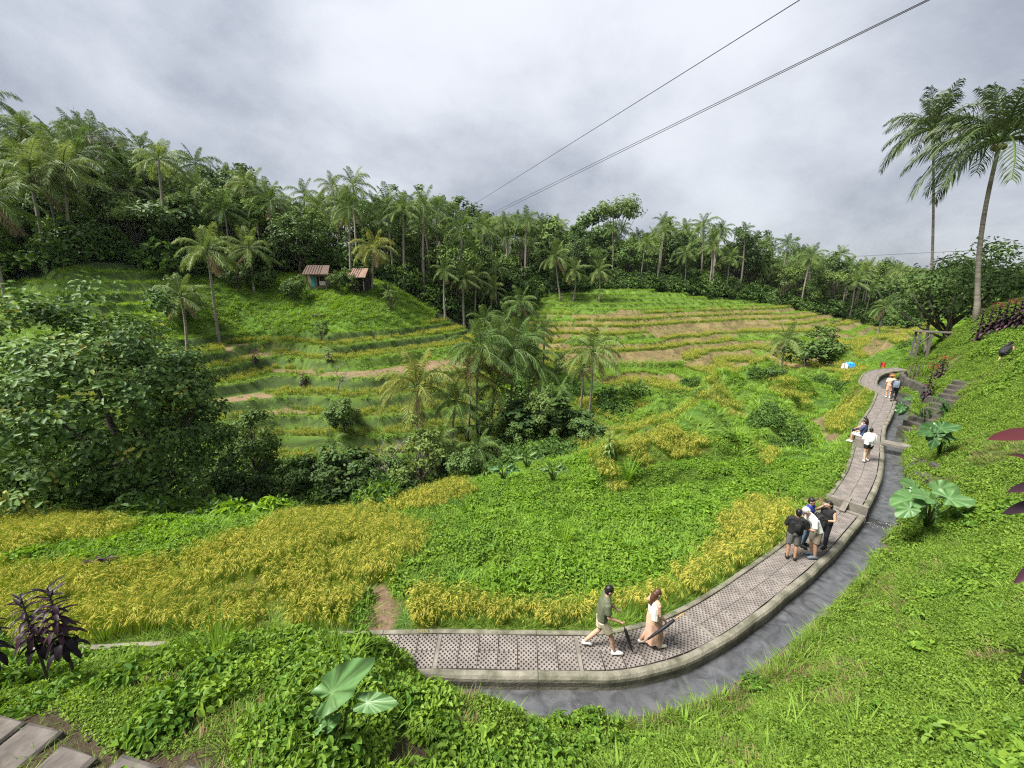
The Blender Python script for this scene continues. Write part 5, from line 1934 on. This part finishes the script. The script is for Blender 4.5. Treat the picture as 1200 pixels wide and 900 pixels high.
o = MB().box((0, 0, .3), (2.2, .3, 1.1), 0, taper=.9).obj('mud_wall', solid_mat('brown_mud', (.13, .075, .05), (.25, .15, .10), 3, .9, .8), loc=tuple(b), rot=(0, 0, R(-14)))
prop(o, 'low brown mud wall beyond the footpath bend', 'wall')

# huts
M['teal'] = solid_mat('teal_paint', (.02, .20, .18), (.04, .30, .26), 2, .6, .2)
M['dark'] = solid_mat('dark_opening', (.012, .010, .008), (.03, .025, .02), 2, .9, .2)
M['plaster'] = solid_mat('weathered_wall', (.20, .15, .11), (.36, .29, .23), 2, .9, .4)
M['cloth'] = solid_mat('pale_cloth', (.45, .36, .35), (.65, .60, .58), 2, .9, .3)


def hut(px, py, Y, w, label, roof, seed, main):
    b = at(px, py, Y)
    b[2] = gz(b[0], b[1]) + .05
    root = empty('bamboo_hut' if not main else 'farm_hut', tuple(b), R(6 if main else -8), label, 'hut')
    h, dp = (1.75, 2.6) if main else (1.6, 2.2)
    MB().box((0, dp * .1, h / 2 - .3), (w, dp * .8, h + .6)).obj('wall', M['plaster'] if main else M['dark'], root)
    mb = MB()
    oh = .45
    V = [(-w / 2 - oh, -dp / 2 - oh, h - .05), (w / 2 + oh, -dp / 2 - oh, h - .05), (w / 2 + oh, dp / 2 + oh, h - .05), (-w / 2 - oh, dp / 2 + oh, h - .05),
         (-w / 2 - oh * .6, 0, h + 1.25), (w / 2 + oh * .6, 0, h + 1.25)]
    V += [(x, y, z + .12) for x, y, z in V]
    F = [(0, 1, 5, 4), (2, 3, 4, 5), (6, 10, 11, 7), (8, 11, 10, 9), (0, 6, 7, 1), (2, 8, 9, 3), (1, 7, 11, 5), (5, 11, 8, 2), (3, 9, 10, 4), (4, 10, 6, 0)]
    mb.add(V, F)
    rf = mb.obj('roof', M[roof], root)
    for k in range(int(w / .34)):                       # battens of the roof covering
        x = -w / 2 - oh * .4 + k * .36
        MB().tube([(x, -dp / 2 - oh - .02, h + .10), (x * .97, -.03, h + 1.42)], .035, 4, cap=False).obj('batten', M[roof], rf)
    for sx in (-1, 0, 1):
        MB().box((sx * w * .48, -dp / 2 - .15, h / 2 - .2), (.12, .12, h + .4)).obj('post', M['wood'], root)
    if main:
        MB().box((-w * .25, -dp * .3 - .06, h * .42), (w * .22, .06, h * .8)).obj('door', M['teal'], root)
        MB().box((-w * .02, -dp * .3 - .05, h * .45), (w * .16, .05, h * .75)).obj('doorway', M['dark'], root)
        MB().box((w * .27, -dp * .3 - .05, h * .68), (w * .32, .05, h * .35)).obj('window', M['dark'], root)
        MB().box((w * .27, -dp * .3 - .25, h * .30), (w * .36, .12, h * .34)).obj('hanging_cloth', M['cloth'], root)
    else:
        MB().box((0, -dp * .3 - .12, .45), (w * .8, .3, .1)).obj('bench', M['wood'], root)
    return root


hut(375, 330, 62, 2.7, 'small farm hut with brown roof and teal door on the green hill', 'thatch', 1, True)
hut(424, 334, 62, 2.0, 'smaller open hut with rusty roof right of the farm hut', 'tile', 2, False)
b = cast(373, 373)
root = empty('wooden_bench', tuple(b), .2, 'tiny dark bench on the grass below the farm hut', 'bench')
MB().box((0, 0, .45), (1.6, .4, .08)).obj('seat', M['wood'], root)
for sx in (-.65, .65):
    MB().box((sx, 0, .15), (.1, .36, .52)).obj('leg', M['wood'], root)

# blue tarpaulin, red flag
b = at(993, 433, 50)
b[2] = gz(b[0], b[1])
M['blue'] = solid_mat('blue_tarpaulin', (.02, .22, .60), (.05, .34, .75), 3, .5, .3)
root = empty('tarpaulin_shelter', tuple(b), .2, 'bright blue tarpaulin shelter with a white end by the far rice plot', 'shelter', scl=.72)
mb = MB()
nx_, V, F = 8, [], []
for i in range(nx_):
    for j, (y, z) in enumerate([(-.75, 0), (-.72, 1.0), (-.5, 1.55), (0, 1.75), (.6, 1.5), (.75, 0)]):
        V.append((-.7 + i * .2, y + .04 * math.sin(i * 2.1 + j), z + .05 * math.sin(i * 1.7 + j * 2)))
for i in range(nx_ - 1):
    for j in range(5):
        F.append((i * 6 + j, i * 6 + 6 + j, i * 6 + 7 + j, i * 6 + 1 + j))
mb.add(V, F)
mb.obj('cover', M['blue'], root)
MB().add([(-.74, -.72, 0), (-.74, .72, 0), (-.74, .5, 1.4), (-.74, 0, 1.7), (-.74, -.55, 1.45)], [(0, 1, 2, 3, 4)]).obj('end_sheet', M['cloth'], root)
for sx in (-.8, .74):
    MB().tube([(sx, 0, -.2), (sx, 0, 1.8)], .03, 6).obj('pole', M['wood'], root)
b = at(1033, 422, 45)
b[2] = gz(b[0], b[1])
root = empty('red_flag', tuple(b), 0, 'small red flag on a stick beyond the footpath bend', 'flag')
MB().tube([(0, 0, -.2), (0, 0, 1.5)], .03, 6).obj('pole', M['wood'], root)
V = [(i * .14, .06 * math.sin(i * 1.5), z - .05 * i) for i in range(5) for z in (.75, 1.45)]
MB().add(V, [(i * 2, i * 2 + 2, i * 2 + 3, i * 2 + 1) for i in range(4)]).obj('cloth', solid_mat('red_cloth', (.5, .03, .02), (.65, .06, .03), 3, .8, .2), root)

# overhead cables
M['cable'] = solid_mat('black_cable', (.02, .02, .022), (.035, .035, .04), 2, .6, .1)


def cable(p_far, Yf, p_near, Yn, r, label, off=(0, 0, 0), back=.45, sag=1.2):
    a, n = Vector(at(*p_far, Yf)), Vector(at(*p_near, Yn)) + Vector(off)
    e = n + (n - a) * back
    P = [a.lerp(e, i / 40) for i in range(41)]
    o = MB().tube(P, r, 5).obj('overhead_cable', M['cable'])
    return prop(o, label, 'cable', 'overhead cables')


cable((553, 241), 112, (937, 0), 34, .035, 'thin overhead cable running highest from the forest to the upper edge')
cable((568, 254), 112, (1086, 0), 34, .035, 'upper cable of the close pair crossing the sky')
cable((570, 256), 112, (1081, 4), 34, .035, 'lower cable of the close pair crossing the sky', )
cable((930, 304), 180, (1250, 288), 90, .05, 'faint distant cable above the far valley', back=.1)
cable((940, 322), 180, (1250, 306), 90, .04, 'fainter lower cable above the far valley', back=.1)

# ------------------------------------------------------------------ people
def pmat(name, c, rough=.75):
    c = np.array(c)
    return solid_mat(name, tuple(c * .82), tuple(np.minimum(c * 1.15, .95)), 6, rough, .25)


SK = [pmat('skin_light', (.42, .25, .17), .55), pmat('skin_tan', (.30, .165, .10), .55)]
M['hair'] = pmat('black_hair', (.012, .010, .009), .45)
M['hair_br'] = pmat('brown_hair', (.07, .035, .02), .45)
M['hair_w'] = pmat('white_hair', (.55, .53, .50), .6)
M['eye'] = pmat('dark_eye', (.01, .01, .01), .2)


def blend_mods(o, vox, it=4):
    m = o.modifiers.new('skin_together', 'REMESH')
    m.mode = 'VOXEL'
    m.voxel_size = vox
    m.use_smooth_shade = True
    s = o.modifiers.new('soften', 'SMOOTH')
    s.factor = .5
    s.iterations = it


def lerp3(a, b, f):
    return tuple(a[i] + (b[i] - a[i]) * f for i in range(3))


BASE = dict(pelvis=(0, 0, .94), waist=(0, 0, 1.10), chest=(0, 0, 1.30), neck=(0, .01, 1.47), head=(0, .03, 1.61),
            ls=(-.18, 0, 1.41), rs=(.18, 0, 1.41), le=(-.24, -.04, 1.13), re=(.24, -.04, 1.13), lw=(-.24, .05, .88), rw=(.24, .05, .88),
            lh=(-.09, 0, .90), rh=(.09, 0, .90), lk=(-.10, .03, .50), rk=(.10, .03, .50), la=(-.10, -.02, .09), ra=(.10, -.02, .09))


def shift(J, names, d):
    for n in names:
        J[n] = tuple(J[n][i] + d[i] for i in range(3))


def torso(mb, J, g, k=1.0, low=True):
    for sx in (-.065, .065):
        P = [J['pelvis'], J['waist'], J['chest'], lerp3(J['chest'], J['neck'], .55)]
        if not low:
            P = P[1:]
        rd = [.125, .115, .128, .10] if low else [.115, .128, .10]
        mb.tube([(p[0] + sx * (1 if i < len(P) - 1 else .9), p[1], p[2]) for i, p in enumerate(P)], [(r + g) * k for r in rd], 10, sy=.85)
    mb.tube([J['ls'], lerp3(J['ls'], J['rs'], .5), J['rs']], [.06 + g, .075 + g, .06 + g], 8)


def person(label, at_pos, face, J, h=1.72, skin=0, shirt=None, sleeve=.55, legs=None, leg_len=.5, shoes=None, hair='hair', long_hair=False, hat=None, pack=None, dress=None, vox=.014, extra=None, crop_top=False, group=None, head_yaw=0, strapless=False):
    """face: direction in the ground plane the person looks at (degrees from +X)"""
    s = h / 1.72 * .96
    root = empty('person', tuple(at_pos), R(face) - math.pi / 2, label, 'person', group, s)
    body = MB()
    torso(body, J, 0)
    body.tube([lerp3(J['chest'], J['neck'], .5), J['neck'], lerp3(J['neck'], J['head'], .55)], [.075, .056, .052], 10)
    hd = Vector(J['head'])
    nk = (hd - Vector(J['neck'])).normalized()
    fw = Vector((math.sin(R(head_yaw)) * -1, math.cos(R(head_yaw)), 0))
    fw = (fw - nk * fw.dot(nk)).normalized()
    sd = fw.cross(nk)
    body.ball(tuple(hd + nk * .02), (.076, .092, .108), n=14, k=10)
    body.ball(tuple(hd + fw * .035 - nk * .055), (.052, .055, .05), n=10, k=7)
    body.tube([tuple(hd + fw * .085 + nk * .02), tuple(hd + fw * .108 - nk * .02)], [.012, .018], 6)
    for q in (-1, 1):
        body.ball(tuple(hd + sd * .078 * q), (.016, .022, .03), n=8, k=5)
    for a in 'lr':
        S_, E_, W_ = J[a + 's'], J[a + 'e'], J[a + 'w']
        body.tube([S_, lerp3(S_, E_, .5), E_, lerp3(E_, W_, .35), W_], [.056, .050, .040, .042, .029], 8)
        d = (Vector(W_) - Vector(E_)).normalized()
        side = d.cross(Vector((0, 1, 0)) if abs(d.y) < .8 else Vector((1, 0, 0))).normalized()
        n2 = d.cross(side)
        pm = Vector(W_) + d * .05
        body.tube([W_, tuple(pm), tuple(pm + d * .035)], [.027, .036, .034], 8, sy=.6)
        curl = n2 * .02
        for f in range(4):
            o0 = pm + d * .035 + side * (.026 - .0175 * f)
            L = (.062, .072, .068, .052)[f]
            body.tube([tuple(o0), tuple(o0 + d * L * .5 + curl * .4), tuple(o0 + d * L * .9 + curl * 1.6)], [.0095, .009, .0075], 6)
        th = pm + side * .03
        body.tube([tuple(th - d * .02), tuple(th + side * .025 + d * .02), tuple(th + side * .03 + d * .05 + curl)], [.012, .011, .009], 6)
        H_, K_, A_ = J[a + 'h'], J[a + 'k'], J[a + 'a']
        body.tube([H_, lerp3(H_, K_, .5), K_, lerp3(K_, A_, .35), A_], [.088, .078, .056, .058, .038], 9)
        toe = J.get(a + 't') or (A_[0], A_[1] + .17, A_[2] - .055)
        body.tube([(A_[0], A_[1] - .035, A_[2] - .03), lerp3(A_, toe, .5), toe], [.036, .036, .028], 8)
    bo = body.obj('body', SK[skin], root, True)
    blend_mods(bo, vox)
    for q in (-1, 1):
        MB().ball(tuple(hd + fw * .082 + sd * .03 * q + nk * .015), .011, n=6, k=4).obj('eye', M['eye'], root)
    hm = MB()
    hm.ball(tuple(hd - fw * .018 + nk * .045), (.086, .098, .098), n=14, k=9)
    hm.ball(tuple(hd - fw * .05 - nk * .01), (.078, .06, .085), n=12, k=7)
    if long_hair:
        hm.tube([tuple(hd - fw * .06 + nk * .02), tuple(hd - fw * .10 - nk * .12), tuple(Vector(J['chest']) - fw * .14)], [.085, .075, .045], 10)
    ho = hm.obj('hair', M[hair], root, True)
    blend_mods(ho, vox * .8, 2)
    if hat:
        cap = MB()
        cap.ball(tuple(hd + nk * .075 - fw * .005), (.10, .112, .075), n=14, k=8)
        c = hd + nk * .045
        cap.tube([tuple(c), tuple(c + nk * .012)], [.17, .16], 16)
        cap.obj('hat', hat, root, True)
    if shirt:
        sh = MB()
        torso(sh, J, .022)
        for a in 'lr':
            S_, E_, W_ = J[a + 's'], J[a + 'e'], J[a + 'w']
            if sleeve > 0:
                e = lerp3(S_, E_, min(1, sleeve * 1.0)) if sleeve <= 1 else lerp3(E_, W_, sleeve - 1)
                P = [S_, lerp3(S_, e, .5), e] if sleeve <= 1 else [S_, E_, e]
                sh.tube(P, [.082, .078, .074] if sleeve <= 1 else [.078, .068, .056], 9)
            sh.ball(lerp3(J[a + 'h'], J['pelvis'], .4), .115)
        so = sh.obj('shirt', shirt, root, True)
        blend_mods(so, vox, 3)
    if legs:
        lg = MB()
        lg.ball(J['pelvis'], (.175, .13, .13))
        for a in 'lr':
            H_, K_, A_ = J[a + 'h'], J[a + 'k'], J[a + 'a']
            e = lerp3(H_, K_, leg_len) if leg_len <= 1 else lerp3(K_, A_, leg_len - 1)
            if leg_len <= 1:
                lg.tube([H_, lerp3(H_, e, .5), e], [.108, .105, .10], 9)
            else:
                lg.tube([H_, K_, e], [.104, .074, .058], 9)
        lo_ = lg.obj('shorts' if leg_len <= 1 else 'trousers', legs, root, True)
        blend_mods(lo_, vox, 3)
    if dress:
        dm = MB()
        prof = [(.14, J['waist'][2]), (.175, .95), (.19, .7), (.205, .42), (.22, .17)]
        na = 28
        V, F = [], []
        for k, (r_, z) in enumerate(prof):
            for j in range(na):
                a = 2 * math.pi * j / na
                w = 1 + .10 * math.sin(a * 7) * k / 4
                V.append((r_ * math.cos(a) * w * .85, r_ * math.sin(a) * w * 1.1 + .02 * k, z))
        for k in range(len(prof) - 1):
            for j in range(na):
                F.append((k * na + j, k * na + (j + 1) % na, (k + 1) * na + (j + 1) % na, (k + 1) * na + j))
        dm.add(V, F)
        dm.obj('skirt', dress, root, True)
        tp = MB()
        torso(tp, dict(J, ls=(-.1, 0, 1.34), rs=(.1, 0, 1.34)), .016, low=True)
        t_ = tp.obj('bodice', dress if not crop_top else crop_top, root, True)
        blend_mods(t_, vox, 3)
    for a in 'lr':
        if shoes:
            A_ = J[a + 'a']
            toe = J.get(a + 't') or (A_[0], A_[1] + .19, A_[2] - .05)
            sm = MB()
            sm.tube([(A_[0], A_[1] - .05, A_[2] - .03), lerp3(A_, toe, .45), toe], [.046, .048, .038], 9)
            sm.obj('shoe', shoes, root, True)
    if pack:
        c = Vector(J['chest']) - Vector((0, .21, .08))
        sc = pack[1]
        pm_ = MB()
        pm_.ball(tuple(c), (.17 * sc, .12 * sc, .24 * sc), n=12, k=8)
        pm_.box(tuple(c), (.27 * sc, .17 * sc, .38 * sc))
        po = pm_.obj('backpack', pack[0], root, True)
        blend_mods(po, vox, 4)
        if len(pack) > 2:
            MB().ball(tuple(c - Vector((0, .09, .06))), (.11, .06, .13), n=10, k=7).obj('backpack_pocket', pack[2], root, True)
        for q in (-1, 1):
            MB().tube([(q * .11, -.10, J['chest'][2] + .12), (q * .12, .02, J['chest'][2] + .19), (q * .12, .14, J['chest'][2] + .05), (q * .13, .02, J['chest'][2] - .18)], .02, 6).obj('strap', pack[0], root)
    return root


def P0(x, y):
    """point on the footpath seen at a photo pixel"""
    p = onz(x, y, 0.0)
    if math.hypot(p[0], p[1]) > 18.3:
        p = onz(x, y, .25)
    return p + np.array([0, 0, .005])


def walk(step=.26, lift=.06, lean=.05):
    J = dict(BASE)
    J.update(rk=(.10, .20, .52), ra=(.10, step, .09), lk=(-.10, -.02, .49), la=(-.10, -step - .04, .13), lt=(-.10, -step + .12, .04))
    for n, f in (('chest', .7), ('neck', 1), ('head', 1.2), ('ls', .9), ('rs', .9)):
        J[n] = (J[n][0], J[n][1] + lean * f, J[n][2])
    return J


C = {k: pmat(k, v) for k, v in dict(olive=(.085, .095, .055), khaki=(.42, .37, .27), white=(.72, .72, .70), peach=(.55, .34, .25), cream=(.66, .60, .52), black=(.012, .012, .013), royal=(.02, .04, .22),
                                   grey=(.10, .10, .095), stone=(.22, .19, .15), jean=(.10, .14, .22), navy=(.045, .065, .13), orange=(.50, .13, .05), dpants=(.02, .022, .03), steel=(.08, .11, .15), lime=(.30, .33, .06), bluegrey=(.14, .18, .22)).items()}

# man in olive shirt, striding to the right
J = walk(.30, lean=.08)
J.update(rs=(.18, .07, 1.40), re=(.25, .10, 1.13), rw=(.20, .34, 1.0), le=(-.24, .10, 1.13), lw=(-.10, .30, 1.08))
pm1 = P0(703, 762)
person('man in olive shirt and pale shorts striding along the footpath with an umbrella', pm1, -4, J, 1.76, 0, C['olive'], .75, C['khaki'], .75, C['white'], vox=.011)
# woman in peach dress
J = walk(.20, lean=.03)
J.update(re=(.22, .06, 1.14), rw=(.20, .24, .92), le=(-.24, -.08, 1.20), lw=(-.12, .02, 1.46))
pm2 = P0(762, 757)
person('woman in long peach dress walking ahead of the man in olive', pm2, 8, J, 1.56, 0, None, 0, None, .5, C['cream'], 'hair_br', True, dress=C['peach'], crop_top=C['cream'], vox=.011)

M['umb'] = pmat('black_umbrella_cloth', (.012, .012, .014), .5)
M['umbh'] = pmat('wooden_handle', (.35, .20, .08), .5)


def umbrella(handle, tip, label):
    h, t = Vector(handle), Vector(tip)
    root = empty('folded_umbrella', tuple(t), 0, label, 'umbrella')
    v = h - t
    MB().tube([(0, 0, 0), tuple(v * .08), tuple(v * .1), tuple(v * .55), tuple(v * .78), tuple(v * .80)], [.006, .008, .022, .042, .034, .012], 9).obj('canopy', M['umb'], root, True)
    MB().tube([tuple(v * .79), tuple(v * .9), tuple(v * 1.0), tuple(v * 1.03 + Vector((.03, 0, .01))), tuple(v * .99 + Vector((.06, 0, 0)))], .012, 7).obj('handle', M['umbh'], root, True)


def onbody(pos, face, p, s):
    a = R(face) - math.pi / 2
    return Vector((pos[0] + (p[0] * math.cos(a) - p[1] * math.sin(a)) * s, pos[1] + (p[0] * math.sin(a) + p[1] * math.cos(a)) * s, pos[2] + p[2] * s))


hnd = onbody(pm1, -4, (.20, .42, .98), .98)
umbrella(hnd, Vector(P0(742, 766)) + Vector((0, 0, .0)), 'folded black umbrella touching the path in front of the man in olive')
hnd = onbody(pm2, 8, (.20, .30, .90), .87)
umbrella(hnd + Vector((.30, .02, .20)), hnd + Vector((-.52, -.10, -.42)), 'folded black umbrella carried slanting by the woman in peach dress')

GRP = 'four people standing close together on the footpath'
J = dict(BASE)
J.update(le=(-.27, .02, 1.14), lw=(-.22, .22, 1.02), re=(.27, .02, 1.14), rw=(.20, .22, 1.02))
person('man in black shirt and grey shorts with a waist pouch seen from behind', P0(926, 655), 62, J, 1.70, 1, C['black'], .9, C['grey'], .85, C['black'], hat=None, group=GRP, pack=(C['black'], .55), vox=.012)
J = dict(BASE)
J.update(lw=(-.15, .25, 1.10), rw=(.15, .25, 1.10))
person('man in royal blue shirt behind the white-haired man', P0(940, 640), -60, J, 1.74, 1, C['royal'], .7, C['jean'], 1.9, C['black'], group=GRP, vox=.012)
J = dict(BASE)
for n, f in (('waist', .05), ('chest', .16), ('neck', .27), ('head', .36), ('ls', .22), ('rs', .22)):
    J[n] = (J[n][0], J[n][1] + f, J[n][2] - f * .22)
J.update(le=(-.24, .20, 1.05), lw=(-.14, .38, 1.02), re=(.25, .18, 1.04), rw=(.16, .36, .98))
person('white-haired man in white shirt stooping with a black and lime backpack', P0(951, 653), 172, J, 1.78, 0, C['white'], .8, C['stone'], .85, C['bluegrey'], 'hair_w', group=GRP, pack=(C['black'], 1.15, C['lime']), vox=.012)
J = dict(BASE)
J.update(re=(.30, .12, 1.30), rw=(.10, .16, 1.56), le=(-.26, .06, 1.15), lw=(-.14, .25, 1.15))
person('dark-haired woman raising a hand to her face at the back of the group', P0(962, 641), 205, J, 1.64, 0, C['black'], 0, C['dpants'], 1.9, C['black'], 'hair', True, group=GRP, vox=.012)

# people at the path edge beyond the step


def sit(drop=.42):
    J = dict(BASE)
    for n in ('pelvis', 'waist', 'chest', 'neck', 'head', 'ls', 'rs', 'le', 're', 'lw', 'rw', 'lh', 'rh'):
        J[n] = (J[n][0], J[n][1], J[n][2] - drop)
    J.update(lk=(-.12, .42, .52), rk=(.12, .42, .52), la=(-.12, .40, .09), ra=(.12, .40, .09))
    J.update(lw=(-.12, .34, .60), rw=(.12, .34, .60), le=(-.26, .10, .76), re=(.26, .10, .76))
    return J


SG = 'three people resting at the bend of the footpath'
sp = P0(1012, 520)
b_ = MB().box((0, 0, .2), (1.6, .42, .40), 0, taper=.94).obj('kerb_seat', M['concrete'], loc=(sp[0] - .15, sp[1] + .1, .25), rot=(0, 0, R(50)))
prop(b_, 'low concrete block used as a seat at the path edge', 'seat')
person('person in navy shirt seated at the path edge leaning over', sp + np.array([-.22, -.10, 0]), 120, sit(.40), 1.72, 0, C['navy'], .8, C['white'], .9, C['white'], group=SG, vox=.016)
person('dark-haired person seated just behind the one in navy', sp + np.array([.35, .55, 0]), 120, sit(.40), 1.62, 0, C['peach'], .4, C['dpants'], 1.8, C['black'], 'hair', True, group=SG, vox=.016)
J = walk(.14, lean=.12)
J.update(le=(-.25, .10, 1.16), lw=(-.08, .26, 1.18), re=(.25, .10, 1.16), rw=(.08, .26, 1.18))
person('woman in white jacket and black shorts standing on the path near the seated pair', P0(1014, 541), 60, J, 1.60, 0, C['white'], 1.7, C['black'], .45, C['white'], 'hair', False, group=SG, pack=(C['white'], .7), vox=.016)
J = walk(.18)
person('person in dark clothes with blue-grey backpack walking up the far footpath', P0(1046, 470), 48, J, 1.76, 0, C['dpants'], .9, C['dpants'], 1.9, C['black'], group='couple on the far footpath', pack=(C['bluegrey'], 1.1), vox=.02)
person('person in orange hat and pale clothes beside the backpacker on the far footpath', P0(1040, 466), 48, dict(BASE), 1.70, 0, C['peach'], .9, C['peach'], .9, C['white'], hat=C['orange'], group='couple on the far footpath', vox=.02)
# woman bending on the slope
J = dict(BASE)
for n, (dy, dz) in dict(waist=(.10, -.30), chest=(.28, -.36), neck=(.42, -.38), head=(.52, -.42), ls=(.36, -.38), rs=(.36, -.38), pelvis=(0, -.28), lh=(0, -.28), rh=(0, -.28)).items():
    J[n] = (J[n][0], J[n][1] + dy, J[n][2] + dz)
J.update(lk=(-.12, .24, .42), rk=(.12, .26, .42), le=(-.26, .40, .78), re=(.26, .40, .78), lw=(-.2, .58, .62), rw=(.2, .58, .62))
person('woman in black top bending down on the grassy right slope', cast(1172, 425), 15, J, 1.66, 0, C['black'], 0, C['dpants'], .7, C['black'], 'hair', True, vox=.016)

# ------------------------------------------------------------------ haze
hm, hn, hl, ho_ = newmat('haze_air')
pv_ = N(hn, 'ShaderNodeVolumePrincipled', Density=0.00005, Anisotropy=0.2)
pv_.inputs['Color'].default_value = (.86, .92, 1.0, 1)
pv_.inputs['Density Attribute'].default_value = ''
pv_.inputs['Temperature Attribute'].default_value = ''
hm.cycles.homogeneous_volume = True
hl.new(pv_.outputs[0], ho_.inputs['Volume'])
zlo, zhi = float(fz.min()) - 3, 75.0
MBh = MB().box(((fx.min() + fx.max()) / 2, (fy.min() + fy.max()) / 2, (zlo + zhi) / 2), (fx.max() - fx.min() + 6, fy.max() - fy.min() + 6, zhi - zlo))
prop(MBh.obj('haze', hm), 'thin pale haze lying over the valley', 'haze', kind='stuff')
